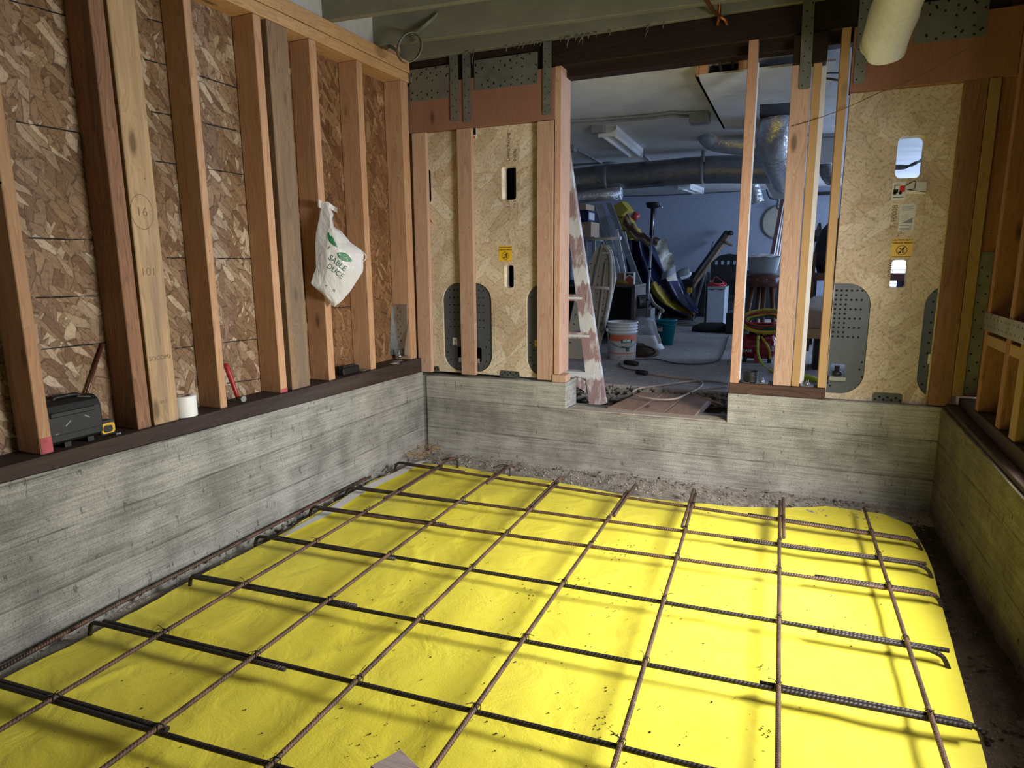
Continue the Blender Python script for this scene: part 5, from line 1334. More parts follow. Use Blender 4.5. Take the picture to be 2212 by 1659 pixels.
# planks over the trench
def plank(pts, label, z=.425, th=.03, mat='plank'):
    P = [Z(*q_, z) for q_ in pts]; return one(G().prism(P, (0, 0, -th)), 'plank', M[mat], label, 'plank', 'planks laid over the trench', bevel=.003)
plank([(1312, 879), (1386, 846), (1437, 849), (1371, 887)], 'reddish plank over the trench closest to the ladder', mat='plank')
plank([(1373, 887), (1439, 849), (1484, 853), (1432, 892)], 'middle gray plank over the trench', .423)
plank([(1434, 892), (1486, 853), (1536, 860), (1500, 898)], 'plank over the trench with a slanted end, near the dark sill', .425, .045)

# ------------------------------------------------------------------ cords on the floor
def floor_pts(l, z=FZ+.008): return [Z(x, y, z) for x, y in l]
cz = FZ + .010
t = thing('extension_cord', Z(1400, 790, cz), 'dark extension cord with black plugs lying on the slab', 'cord')
G().tube(spline(floor_pts([(1574, 725), (1560, 770), (1525, 785), (1460, 785), (1420, 776), (1380, 776), (1345, 782), (1341, 791), (1355, 797), (1378, 801)], cz), 6), .0065, 8).build('cable', M['cordg'], t)
a, b = floor_pts([(1350, 782), (1377, 786)], cz+.012); G().tube([a, a.lerp(b, .3), b], .022, 10).build('plug', M['black'], t)
a, b = floor_pts([(1375, 803), (1397, 806)], cz+.012); G().tube([a, a.lerp(b, .3), b], .020, 10).build('plug', M['black'], t)
one(G().tube(spline(floor_pts([(1398, 807), (1425, 811), (1455, 815), (1495, 820), (1517, 827), (1510, 838), (1485, 851), (1460, 861), (1430, 863), (1395, 859), (1370, 853), (1367, 846), (1385, 838), (1430, 832), (1490, 824), (1530, 823), (1573, 829)], cz), 6), .0075, 8), 'extension_cord', M['tan'], 'dusty tan cord looped over the planks', 'cord')
one(G().tube(spline(floor_pts([(1573, 836), (1530, 839), (1500, 843), (1495, 850), (1520, 860), (1560, 873)], cz), 6), .0065, 8), 'extension_cord', M['tan'], 'pinkish cord coming off the slab beside the dark sill', 'cord')

# ------------------------------------------------------------------ paint bucket
t = thing('paint_bucket', (.96, 2.16, FZ), 'dirty white paint bucket with red band and wire handle on the slab', 'bucket')
bc = Vector((.965, 2.17, FZ)); RB_ = .138; RT = .150; HB = .365
rad = lambda z: RB_ + (RT-.010-RB_)*z/HB
m, b = new('dirty_bucket'); v = ocoord(m, False)
dn = ramp(m, mth(m, 'ADD', noise(m, v, 24, 5, .7), mth(m, 'MULTIPLY', N(m, 'ShaderNodeSeparateXYZ', {0: v}).outputs[2], -.0)), [(.56, 0), (.66, .7)])
low = ramp(m, N(m, 'ShaderNodeSeparateXYZ', {0: v}).outputs[2], [(.03, 1), (.07, .12), (.27, .12), (.31, .8)])
L(m, mix(m, mth(m, 'MULTIPLY', dn, low), (.66, .67, .70), (.20, .16, .12)), b.inputs['Base Color']); b.inputs['Roughness'].default_value = .5
M['bucket'] = m
prof = [(0, .0), (RB_, 0), (rad(.26), .26)]
for z in (.265, .295, .325): prof += [(rad(z)+.011, z), (rad(z)+.011, z+.008), (rad(z)+.001, z+.010), (rad(z)+.001, z+.028)]
prof += [(RT+.004, .355), (RT+.004, HB), (RT-.006, HB), (RB_-.006, .02), (0, .02)]
pail_ = G().lathe(bc, prof, 40).build('pail', M['bucket'], t)
am = math.atan2((CAM-bc).y, (CAM-bc).x)      # direction of the printed side
def cyl(a, z, e=.0012): A = am + a; return bc + Vector((math.cos(A)*(rad(z)+e), math.sin(A)*(rad(z)+e), z))
g = G()
def cpatch(a0, a1, z0, z1, mi, e=.0012, n=14): g.grid(lambda u, v: cyl(a0+(a1-a0)*u, z0+(z1-z0)*v, e), n, 1, mi)
cpatch(-.95, 1.35, .185, .245, 0); cpatch(-.95, 1.35, .060, .070, 0); cpatch(-.05, .72, .168, .205, 1, .002); 
cpatch(-1.15, -1.0, .185, .25, 1); cpatch(.28, .52, .085, .112, 2, .002)
g.text('BEHR', .034, lambda u, v: cyl(u/rad(.19), .19+v, .0028), 3, 0, (.048, .0), off=.0007)
cpatch(.0, .66, .172, .176, 4, .0026)
for k in range(7): cpatch(-1.0, -.55 + .1*(k % 2), .165-.012*k, .169-.012*k, 4, .0016, 4)
for k in range(3): cpatch(-.1, .8-.2*k, .150-.014*k, .154-.014*k, 4, .0016, 6)
cpatch(-1.0, -.6, .075, .081, 4)
g.build('label', [M['orange'], M['ink'], M['hosegreen'], M['white'], M['gray']], pail_, recalc=False)
wh_ = G().tube(spline([cyl(-1.35, .26, .01), cyl(-.9, .20, .02), cyl(-.3, .145, .028), cyl(.2, .125, .03), cyl(.65, .14, .028), cyl(1.0, .19, .022), cyl(1.3, .26, .012)], 6), .0035, 8).build('wire_handle', M['galv'], t)
a, b = cyl(-.02, .134, .03), cyl(.42, .122, .032); G().tube([a, b], .007, 8).build('handle_grip', M['black'], wh_)
G().lathe(cyl(-1.35, .27, .006), [(.016, 0), (.016, .03), (0, .03)], 12).build('handle_ear', M['bucket'], pail_)

# ------------------------------------------------------------------ carpet cleaner
cb = Z(1400, 775, FZ); yC = 2.75
def CC(px, py, y=yC): return Y(px, py, y)
t = thing('carpet_cleaner', Z(1398, 771, FZ), 'gray carpet cleaning machine with clear dome and muddy base', 'carpet cleaner')
yC = Z(1398, 768, FZ).y; cxm = CC(1398, 740, yC).x; sca = (CC(1425, 740, yC).x - CC(1370, 740, yC).x)/2
def zp(py): return CC(1398, py, yC).z
g = G(); rows = [(690, 1372, 1418), (694, 1370, 1421), (705, 1369, 1424), (720, 1368, 1426)]
def loft(g, rows, dep, mi=0, n=20, ex=.7):
    prof = []
    for py, l, r in rows:
        a, b = CC(l, py, yC), CC(r, py, yC); prof.append(((a.x+b.x)/2, (b.x-a.x)/2, a.z))
    k = len(g.v)
    for cx_, rx, z in prof:
        for j in range(n):
            A = 2*math.pi*j/n; ca, sa = math.cos(A), math.sin(A)
            g.v.append(Vector((cx_ + rx*math.copysign(abs(ca)**ex, ca), yC + .02 + dep*math.copysign(abs(sa)**ex, sa), z)))
    for i in range(len(prof)-1):
        for j in range(n):
            j2 = (j+1) % n; g.f.append([k+i*n+j, k+i*n+j2, k+(i+1)*n+j2, k+(i+1)*n+j]); g.m.append(mi); g.sm.append(True); g.uv.append(None)
    for q_ in (0, len(prof)-1): g.f.append([k+q_*n+j for j in range(n)]); g.m.append(mi); g.sm.append(False); g.uv.append(None)
    return g
loft(G(), [(686, 1376, 1402), (690, 1371, 1412), (705, 1369, 1417), (720, 1368, 1420)], .10).build('clear_tank', M['clear'], t)
loft(G(), [(720.5, 1368, 1421), (728, 1367, 1424), (738, 1369, 1427), (746, 1375, 1430), (752, 1390, 1434)], .115).build('hood', M['plaster'], t)
loft(G(), [(738, 1368, 1394), (747, 1361, 1411), (756, 1356, 1420), (764, 1355, 1421), (770, 1358, 1416)], .175).build('muddy_base', M['trench'], t)
G().grid(lambda u, v: CC(1404+8*u + 18*v, 692+50*v, yC-.115+.05*v), 4, 8).build('side_shell', M['white'], t, recalc=False)
G().tube(spline([CC(1366, 752, yC-.17), CC(1380, 748, yC-.18), CC(1402, 750, yC-.18), CC(1415, 758, yC-.18), CC(1406, 766, yC-.18), CC(1380, 767, yC-.18), CC(1364, 761, yC-.18), CC(1366, 752, yC-.17)], 5), .009, 8).build('hose', M['iron'], t)
G().tube(spline([CC(1364, 728, yC-.1), CC(1372, 742, yC-.14), CC(1384, 752, yC-.16)], 5), .007, 8).build('lever', M['iron'], t)
G().box(tuple(CC(1373, 700, yC-.105)), tuple(CC(1392, 694, yC-.1))).build('tank_window', M['gray'], t)

# teal bucket
t = thing('teal_bucket', Z(1432, 748, FZ), 'teal plastic bucket with a paper label standing on the slab', 'bucket')
tb = Z(1433, 747, FZ); tb.y += .12; sc_ = (tb-CAM).dot(CF)/FPX
hb = 52*sc_; r1 = 21.5*sc_; r0 = 15.5*sc_
tp2_ = G().lathe(tb, [(0, 0), (r0, 0), (r1, hb), (r1*1.06, hb), (r1*1.06, hb+.012), (r1*.94, hb+.012), (r0*.92, .02), (0, .02)], 28).build('pail', M['teal'], t)
am2 = math.atan2((CAM-tb).y, (CAM-tb).x)
def tc(a, z, e=.002): A = am2+a; r = r0+(r1-r0)*z/hb + e; return tb + Vector((math.cos(A)*r, math.sin(A)*r, z))
g = G().grid(lambda u, v: tc(-1.0+.62*u, hb*(.58+.20*v)), 6, 2); g.grid(lambda u, v: tc(-.98+.5*u, hb*(.70+.06*v), .003), 6, 1, 1); g.build('label', [M['paper'], M['hosered']], tp2_, recalc=False)
G().tube(spline([tc(1.4, hb*.95, .01), tc(.7, hb*.84, .02), tc(0, hb*.88, .02), tc(-.8, hb*.95, .01)], 5), .005, 6).build('handle', M['teal'], t)

# ------------------------------------------------------------------ floor lamp
lb_ = Vector((0, 0, 0)); yL = 3.4
p0 = Y(1398, 700, yL); p1 = Y(1411, 448, yL)
t = thing('floor_lamp', (p0.x, yL, FZ), 'tall floor lamp with black upturned bowl and chrome pole', 'floor lamp')
pb = Vector((p0.x-.012, yL, FZ))
G().lathe(pb, [(0, 0), (.13, 0), (.13, .012), (.04, .03), (0, .03)], 24).build('base', M['black'], t)
axis = (p1 - pb)
po_ = G().tube([pb+Vector((0, 0, .02)), pb + axis*.80], .014, 12).build('pole', M['galv_b'], t)
G().tube([pb + axis*.80, p1], .026, 12).build('upper_pole', M['black'], t)
G().tube([pb + axis*.79 + Vector((.012, -.022, 0)), p1 + Vector((.012, -.022, 0))], .007, 8).build('chrome_edge', M['galv_b'], t)
for k in (.33, .56): c = pb + axis*k; G().tube([c-axis*.006, c+axis*.006], .019, 12).build('joint_ring', M['black'], po_)
ct = p1 + Vector((0, 0, .0)); G().lathe(ct, [(.03, -.015), (.07, .0), (.082, .045), (.086, .052), (.076, .052), (.06, .012), (0, .008)], 28).build('bowl_shade', M['black'], t)
G().tube([ct+Vector((.07, -.03, .01)), ct+Vector((.11, -.04, -.004))], .006, 6).build('switch', M['galv_b'], t)

# ------------------------------------------------------------------ ironing board leaning
yI0, yI1 = 2.15, 2.75
def IB(px, py): tt = (770-py)/(770-520); return Y(px, py, yI0 + (yI1-yI0)*tt)
t = thing('ironing_board', Z(1275, 768, FZ), 'beige perforated ironing board leaning upright behind the ladder', 'ironing board')
ol = [(1301, 527), (1312, 529), (1321, 540), (1327, 570), (1329, 605), (1322, 640), (1312, 690), (1300, 730), (1290, 768), (1242, 770), (1250, 740), (1240, 700), (1236, 680), (1248, 650), (1262, 605), (1272, 570), (1283, 545), (1292, 531)]
g = G(); f3 = lambda u, v, d=0: IB(u, v) + Vector((0, d, 0))
g.plate(ol, [], f3, .03)
g.build('board', M['beige'], t, recalc=False)
g = G()
for k in range(11):
    for (xa, ya, xb_, yb3) in ((1276, 570, 1254, 745), (1296, 560, 1280, 745), (1309, 560, 1300, 700)):
        px, py = xa+(xb_-xa)*k/10, ya+(yb3-ya)*k/10; g.add([IB(px+1.3*math.cos(a), py+1.6*math.sin(a)) + Vector((0, -.002, 0)) for a in [i*.785 for i in range(8)]], [tuple(range(8))])
g.build('vent_holes', M['hole'], t, recalc=False)
for (a, b, w_) in (((1302, 532), (1258, 745), .028), ((1311, 566), (1292, 720), .022), ((1290, 570), (1268, 740), .02)):
    G().tube([IB(*a)+Vector((0, -.03, 0)), IB(*b)+Vector((0, -.03, 0))], w_*.6, 10).build('leg_tube', M['beige'], t)
G().tube([IB(1262, 619)+Vector((0, -.05, 0)), IB(1318, 623)+Vector((0, -.05, 0))], .016, 10).build('cross_bar', M['beige'], t)
G().tube([IB(1277, 517)+Vector((0, -.02, 0)), IB(1338, 515)+Vector((0, -.02, 0))], .016, 12).build('foot_bar', M['beige'], t)
a = IB(1340, 515)+Vector((0, -.02, 0)); G().tube([a, a+Vector((.012, 0, 0))], .019, 12).build('foot_cap', M['white'], t)
G().tube([IB(1226, 766)+Vector((0, -.04, 0)), IB(1268, 769)+Vector((0, -.04, 0))], .016, 12).build('foot_bar', M['beige'], t)
g = G().tube(spline([IB(1305, 533)+Vector((0, -.015, 0)), IB(1316, 545)+Vector((0, -.015, 0)), IB(1321, 580)+Vector((0, -.015, 0)), IB(1318, 640)+Vector((0, -.015, 0)), IB(1303, 715)+Vector((0, -.015, 0))], 5), .022, 10); g.build('rolled_cover', M['beige'], t)
one(G().box(tuple(IB(1303, 548)+Vector((0, -.035, 0))), tuple(IB(1314, 554)+Vector((0, -.033, .04)))), 'paper_tag', M['paper'], 'paper tag stuck on the ironing board', 'tag')
# second perforated panel behind the ladder foot
t = thing('folded_board', Z(1240, 768, FZ), 'beige perforated panel standing behind the ladder foot', 'board')
ol = [(1246, 630), (1266, 640), (1256, 778), (1228, 780), (1222, 740), (1234, 680)]
g = G().plate(ol, [], lambda u, v, d=0: Y(u, v, 1.98) + Vector((0, d, 0)), .03); g.build('panel', M['beige'], t, recalc=False)
g = G()
for k in range(5):
    px, py = 1248-4*k, 660+20*k; g.add([Y(px+1.4*math.cos(a), py+1.7*math.sin(a), 1.978) for a in [i*.785 for i in range(8)]], [tuple(range(8))])
g.build('vent_holes', M['hole'], t, recalc=False)

# ------------------------------------------------------------------ desk with clutter
dz = 1.13; yd = 3.25
t = thing('desk', (.5, 3.5, FZ), 'dark desk with gray side panel standing behind the paint bucket', 'desk')
a = Z(1371, 614, dz); x1 = Y(1371, 640, yd).x
G().box((x1-.9, yd, dz-.03), (x1, yd+.6, dz)).build('desk_top', M['desk'], t, bevel=.002)
G().box((x1-.04, yd+.01, FZ), (x1, yd+.59, dz-.031)).build('side_panel', M['desk'], t, bevel=.002)
G().box((x1-.9, yd+.01, FZ), (x1-.86, yd+.59, dz-.031)).build('side_panel', M['desk'], t)
G().box((x1-.86, yd+.55, FZ), (x1-.04, yd+.57, dz-.031)).build('back_panel', M['black'], t)
def onD(px, y): p = Y(px, 610, y); return p.x
t = thing('detergent_box', (onD(1358, yd+.15), yd+.15, dz), 'orange and white detergent box on the desk corner', 'box')
xa, xb_ = Y(1351, 600, yd+.12).x, Y(1369, 600, yd+.12).x; zt_ = Y(1360, 588, yd+.12).z
g = G().box((xa, yd+.12, dz), (xb_, yd+.2, zt_)); W_ = xb_-xa; H_ = zt_-dz
dl = lambda u, v: (xa+W_*u, yd+.1192, dz+H_*v)
g.add([dl(0, .0), dl(1, 0), dl(1, .45), dl(.75, .6), dl(.5, .72), dl(.25, .6), dl(0, .45)], [tuple(range(7))], 1)
g.add([dl(.1, .68), dl(.3, .72), dl(.5, .84), dl(.7, .72), dl(.9, .68), dl(.9, .9), dl(.1, .9)], [tuple(range(7))], 2)
g.build('carton', [M['paper'], M['orange'], M['navy']], t, recalc=False)
g = G(); c = Y(1345, 610, yd+.12)
for k in range(9):
    x = c.x + rs.uniform(-.06, .08); g.lathe((x, yd+.12+rs.uniform(-.03, .05), dz+rs.uniform(.0, .02)), [(0, 0), (.03, .004), (.034, .02), (.01, .034), (0, .036)], 8, sc=(1.4, .8))
one(g, 'glove_pile', M['mustard'], 'crumpled greenish work gloves on the desk', 'gloves')
one(G().box((onD(1335, yd+.3), yd+.25, dz), (onD(1350, yd+.3), yd+.45, dz+.13)), 'cardboard_box', M['cardboard'], 'open cardboard box on the desk behind the gloves', 'box', 'cartons beyond the ladder')
one(G().box((onD(1226, yd+.1), yd+.05, dz), (onD(1243, yd+.1), yd+.3, dz+.05)), 'blue_tray', M['navy'], 'blue tray on the desk glimpsed behind the ladder', 'tray')
one(G().box((onD(1228, yd+.3), yd+.2, dz+.0), (onD(1240, yd+.3), yd+.4, dz+.24)), 'glass_jar', M['clear'], 'dim glass jar on the desk glimpsed behind the ladder', 'jar')
# ribbed hose roll beside the desk
c = Y(1386, 650, 3.5); t = thing('ribbed_hose', (c.x, 3.5, c.z-.1), 'gray ribbed flexible hose rolled beside the desk', 'hose')
g = G(); n = 34
g.tube([Y(1375+24*k/(n), 653-3*k/n, 3.42+.1*k/n) for k in range(n+1)], lambda k: .075 + .006*math.sin(k*n*2.6), 18); g.build('hose_body', M['foil_d'], t)
one(G().box((c.x-.1, 3.40, FZ), (c.x+.13, 3.65, c.z-.085)), 'floor_box', M['gray'], 'gray bin under the ribbed hose', 'bin')

# ------------------------------------------------------------------ shelf with cartons
yS = 4.2
t = thing('shelf_unit', (.1, yS, FZ), 'gray metal shelf holding cartons behind the ladder', 'shelf')
sz = Y(1260, 512, yS).z; xl, xr = Y(1200, 512, yS).x, Y(1284, 512, yS).x
G().box((xl, yS, sz-.05), (xr, yS+.45, sz)).build('shelf_board', M['gray'], t)
G().box((xl, yS, 1.0), (xr, yS+.45, 1.04)).build('shelf_board', M['gray'], t)
for px in (1264, 1282): p = Y(px, 540, yS); G().box((p.x-.025, yS, FZ), (p.x+.02, yS+.04, sz-.05)).build('leg', M['gray'], t)
for px in (1264, 1282): p = Y(px, 540, yS); G().box((p.x-.025, yS+.41, FZ), (p.x+.02, yS+.45, sz-.05)).build('leg', M['gray'], t)
zb = sz
def carton(xa, xb_, py, mat, label, dz_=0, prints=False):
    global zb
    a = Y(xa, py, yS+.02); b_ = Y(xb_, py, yS+.02); z1 = a.z
    t = thing('cardboard_box', ((a.x+b_.x)/2, yS+.2, zb), label, 'box', 'cartons beyond the ladder')
    G().box((a.x, yS+.02, zb), (b_.x, yS+.40, z1)).build('carton', M[mat], t, bevel=.003)
    if prints: G().box((b_.x+.0005, yS+.05, zb+.03), (b_.x+.001, yS+.3, z1-.03)).build('printed_side', M['whitep'], t)
    zb = z1 + .001
carton(1215, 1277, 481, 'cardboard', 'brown carton lowest of the stack on the metal shelf')
carton(1215, 1271, 455, 'navy', 'dark printed carton in the middle of the stack on the metal shelf', prints=True)
carton(1215, 1266, 442, 'cardboard', 'small carton topmost of the stack on the metal shelf')
g = G(); c = Y(1272, 570, yS+.1)
for k in range(7): g.lathe((c.x+rs.uniform(-.15, .12), yS+.12+rs.uniform(-.05, .1), 1.04+rs.uniform(.0, .08)), [(0, 0), (.05, .01), (.06, .04), (.03, .07), (0, .075)], 9)
one(g, 'rag_pile', M['news'], 'crumpled pale rags on the lower shelf behind the ironing board', 'rags')

# ------------------------------------------------------------------ boards, rack and crates leaning at the far side
def lean(px0, py0, px1, py1, y, wpx, mat, label, name='leaning_board', cat='board', th=.03, y1=None, group='boards leaning by the shelf'):
    y1 = y if y1 is None else y1
    a, b = Y(px0, py0, y), Y(px0+wpx, py0, y); c_, d = Y(px1, py1, y1), Y(px1+wpx, py1, y1)
    dn = c_ - a; k_ = (c_.z-FZ)/-dn.z; c_ = c_ + dn*k_; d = d + dn*k_
    return one(G().prism([a, b, d, c_], (0, th, 0)), name, M[mat], label, cat, group)
lean(1278, 445, 1316, 575, 5.2, 8, 'gray', 'gray board leaning beside the stack of cartons', y1=4.9)
lean(1280, 440, 1310, 560, 5.4, 22, 'whitep', 'wide pale board leaning behind the wire rack', y1=5.1)
lean(1327, 495, 1347, 605, 4.7, 7, 'whitep', 'bright white narrow board leaning beside the wire rack', y1=4.3)
lean(1309, 438, 1332, 500, 5.1, 12, 'gray', 'gray post leaning beside the mustard boxes', y1=4.9)
lean(1346, 500, 1358, 560, 5.0, 5, 'whitep', 'short white strip leaning behind the white board', y1=4.8)
# wire rack
t = thing('wire_rack', Y(1315, 580, 4.8), 'leaning wire grid rack between the pale boards', 'wire rack')
g = G(); ra, rb_, rc, rd_ = (1296, 472), (1322, 460), (1340, 555), (1318, 560)
def rk(u, v): 
    x0_, y0_ = ra[0]+(rb_[0]-ra[0])*u, ra[1]+(rb_[1]-ra[1])*u; x1_, y1_ = rd_[0]+(rc[0]-rd_[0])*u, rd_[1]+(rc[1]-rd_[1])*u
    return Y(x0_+(x1_-x0_)*v, y0_+(y1_-y0_)*v, 4.95-.25*v)
for k in range(9): g.tube([rk(k/8, 0), rk(k/8, 1)], .004, 5)
for k in range(15): g.tube([rk(0, k/14), rk(1, k/14)], .004, 5)
g.build('wire_grid', M['galv_b'], t)
# mustard letter boxes
def mbox(poly, y, dep, label):
    return one(G().prism([Y(a, b, y) for a, b in poly], (.03, dep, 0)), 'mustard_box', M['mustard'], label, 'box', 'stack of tilted mustard boxes', bevel=.004)
mbox([(1319, 447), (1342, 434), (1357, 453), (1335, 472)], 5.3, .25, 'mustard yellow box topmost of the tilted stack')
mbox([(1328, 478), (1352, 466), (1366, 492), (1345, 506)], 5.25, .25, 'mustard yellow box with brown cut-out in the middle of the tilted stack')
mbox([(1350, 500), (1371, 492), (1377, 508), (1359, 518)], 5.2, .22, 'mustard yellow box lowest of the tilted stack')
g = G(); pts = [(1352, 462), (1362, 475), (1372, 490), (1388, 505), (1405, 512), (1425, 517)]
g.grid(lambda u, v: Y(*(lambda t: (pts[min(int(t), 4)][0]*(1-(t-min(int(t), 4)))+pts[min(int(t), 4)+1][0]*(t-min(int(t), 4)), pts[min(int(t), 4)][1]*(1-(t-min(int(t), 4)))+pts[min(int(t), 4)+1][1]*(t-min(int(t), 4))))(u*4.999), 5.15) + Vector((-.05*v, .03*math.sin(9*v+7*u), -.14*v*(1-.3*u)+.02*math.sin(u*22))), 26, 8)
one(g, 'brown_paper', M['kraft'], 'crumpled brown paper draped over the tarp and mustard boxes', 'paper', recalc=False)
one(G().lathe(Y(1368, 474, 5.0), [(0, 0), (.05, .0), (.055, .04), (.05, .1), (0, .1)], 12, M=Matrix.Rotation(.6, 3, 'Y')), 'tin_can', M['hosered'], 'small red tin on the mustard boxes', 'tin')
one(G().lathe(Y(1361, 466, 5.0), [(0, 0), (.03, 0), (.03, .035), (0, .035)], 10), 'small_jar', M['white'], 'small white jar on the mustard boxes', 'jar')
# tarp bundle
t = thing('tarp_bundle', Y(1430, 690, 6.2), 'navy and yellow tarp bundle standing against the far wall', 'tarp')
TA = [(1353, 505), (1352, 560), (1360, 620), (1372, 660), (1400, 676), (1430, 683), (1470, 690), (1488, 690)]
TB_ = [(1395, 510), (1412, 540), (1440, 575), (1462, 600), (1478, 635), (1492, 655), (1501, 670), (1503, 678)]
def tarp(u, v):
    i = min(int(v*7), 6); f = v*7-i
    a = [TA[i][k]*(1-f)+TA[i+1][k]*f for k in (0, 1)]; b = [TB_[i][k]*(1-f)+TB_[i+1][k]*f for k in (0, 1)]
    px = a[0]+(b[0]-a[0])*u; py = a[1]+(b[1]-a[1])*u
    return Y(px, py, 5.9 - .32*math.sin(math.pi*u) + .09*math.sin(u*19+v*3) + .05*mnoise.noise(Vector((u*6, v*6, 1))) + .3*v)
g = G(); k_ = 40
g.grid(tarp, 40, 40, sel=lambda u, v: 1 if (.52 < u + .10*math.sin(v*4) < .70 and v > .35) or (v > .93) else (2 if .70 < u + .1*math.sin(v*4) < .76 and v > .4 else 0))
g.grid(lambda u, v: tarp(u, v) + Vector((0, .35, 0)), 12, 12)
g.build('tarp_sheet', [M['navy'], M['tarpy'], M['kraft']], t, recalc=False)
NP = [(1411, 520), (1424, 548), (1434, 575), (1442, 600)]
g = G().grid(lambda u, v: Y(1411 + 31*v + (28 - 4*v)*u, 522 + 86*v + (-6+10*math.sin(v*9))*u, 5.50 + .15*u + .06*math.sin(u*3+v*11)), 8, 20)
one(g, 'old_newspaper', M['news'], 'old printed paper sheets hanging over the tarp bundle', 'paper', recalc=False)
one(G().grid(lambda u, v: Y(1430+30*u-2*v, 590 - 16*u + 16*v, 5.42-.04*math.sin(u*4)), 6, 4), 'gray_sheet', M['gray'], 'gray folded sheet on the old printed paper', 'sheet', recalc=False)
one(G().tube(spline([Y(1403, 635, 4.2), Y(1412, 655, 4.1), Y(1428, 668, 4.05), Y(1432, 672, 4.0), Y(1424, 680, 4.1), Z(1412, 738, FZ+.018)], 5), .018, 8), 'bent_frame', M['beige'], 'bent tubular frame in front of the tarp bundle', 'frame')
# dark shelf and shoes behind
g = G(); c = Y(1473, 595, 6.6)
t = thing('running_shoe', Y(1475, 598, 6.6), 'gray running shoe lying on the black crate by the far wall', 'shoe')
G().tube(spline([Y(1462, 597, 6.6), Y(1470, 592, 6.6), Y(1480, 588, 6.6), Y(1489, 585, 6.6)], 4), lambda k: .05+.02*math.sin(3*k), 10).build('upper', M['gray'], t)
G().tube(spline([Y(1462, 601, 6.58), Y(1474, 600, 6.58), Y(1488, 594, 6.58), Y(1490, 588, 6.58)], 4), .03, 8).build('sole', M['white'], t)
a, b = Y(1458, 690, 6.7), Y(1500, 603, 6.7)
one(G().box((a.x, 6.62, FZ), (b.x, 7.1, Y(1475, 604, 6.62).z)), 'black_crate', M['black'], 'black crate standing by the far wall under the shoe', 'crate', bevel=.01)
one(G().box(tuple(Y(1484, 632, 6.4)), tuple(Y(1493, 622, 6.4)+Vector((0, .1, 0)))), 'yellow_scrap', M['yellow'], 'small yellow scrap in the dark behind the tarp', 'scrap')
# leaning pole with strap and poles
def fl(a, b): return a + (a-b)*((a.z-FZ-.02)/(b.z-a.z))
lp_ = one(G().bar(fl(Y(1512, 596, 6.9), Y(1578, 502, 7.75)), Y(1578, 502, 7.75), .06, .05), 'leaning_pole', M['kraft'], 'long brown pole leaning on the far wall with black end', 'pole', 'poles leaning on the far wall')
G().lathe(Y(1577, 504, 7.7), [(0, -.04), (.05, -.03), (.06, 0), (.04, .04), (0, .05)], 12).build('end_knob', M['black'], lp_)
one(G().bar(fl(Y(1504, 590, 7.0), Y(1569, 500, 7.85)), Y(1569, 500, 7.85), .05, .04), 'leaning_pole', M['black'], 'dark pole leaning on the far wall beside the brown pole', 'pole', 'poles leaning on the far wall')
one(G().bar(fl(Y(1524, 585, 7.3), Y(1541, 522, 7.9)), Y(1541, 522, 7.9), .03, .03), 'leaning_pole', M['gray'], 'thin gray pole leaning on the far wall', 'pole', 'poles leaning on the far wall')
one(G().tube(spline([Y(1565, 518, 7.5), Y(1572, 526, 7.5), Y(1583, 530, 7.5)], 4), lambda k: .03*(1-.5*k), 8), 'dark_strap', M['kraft'], 'dark strap hanging from the brown pole', 'strap')

# dark clutter along the far wall
def dark(x0, y0, x1, y, dep, label, name='storage_tote', mat='black'):
    a, b = Y(x0, y0, y), Y(x1, y0, y)
    one(G().box((a.x, y, FZ), (b.x, y+dep, a.z)), name, M[mat], label, 'tote', 'dark totes along the far wall', bevel=.015)
dark(1490, 588, 1527, 7.35, .45, 'tall dark tote between the shoe crate and the woven chair')
dark(1606, 585, 1640, 7.3, .5, 'dark tote behind the legs of the leather stool')
dark(1640, 600, 1690, 7.3, .5, 'low dark tote behind the leather stool, toward the striped fabric', mat='blackm')
dark(1418, 600, 1456, 7.4, .4, 'dark tote mostly hidden behind the tarp bundle', mat='blackm')
# woven chair
t = thing('woven_chair', Y(1565, 690, 5.8), 'dark woven armchair behind the slender stud', 'chair')
yW = 6.75; zt_ = Y(1570, 548, yW).z
wa, wb = Y(1534, 600, yW).x, Y(1612, 600, yW).x
ol = [(wa, FZ+.38), (wb, FZ+.38), (wb, zt_-.12), (wb-.1, zt_-.03), ((wa+wb)/2, zt_), (wa+.12, zt_-.03), (wa, zt_-.14)]
holes = [rrect((wa+wb)/2-.21+.09*k, zt_-.17, (wa+wb)/2-.165+.09*k, zt_-.11, .005, 2) for k in range(5)]
G().plate(ol, holes, fy(yW), .05).build('backrest', M['black'], t, recalc=False)
G().box((wa, yW-.5, FZ+.34), (wb, yW, FZ+.42)).build('seat', M['black'], t, bevel=.01)
for xx in (wa, wb-.06):
    G().box((xx, yW-.5, FZ+.60), (xx+.06, yW, FZ+.65)).build('armrest', M['black'], t, bevel=.01)
    for yy in (yW-.5, yW-.05): G().box((xx, yy, FZ), (xx+.05, yy+.05, FZ+.6)).build('leg', M['black'], t)
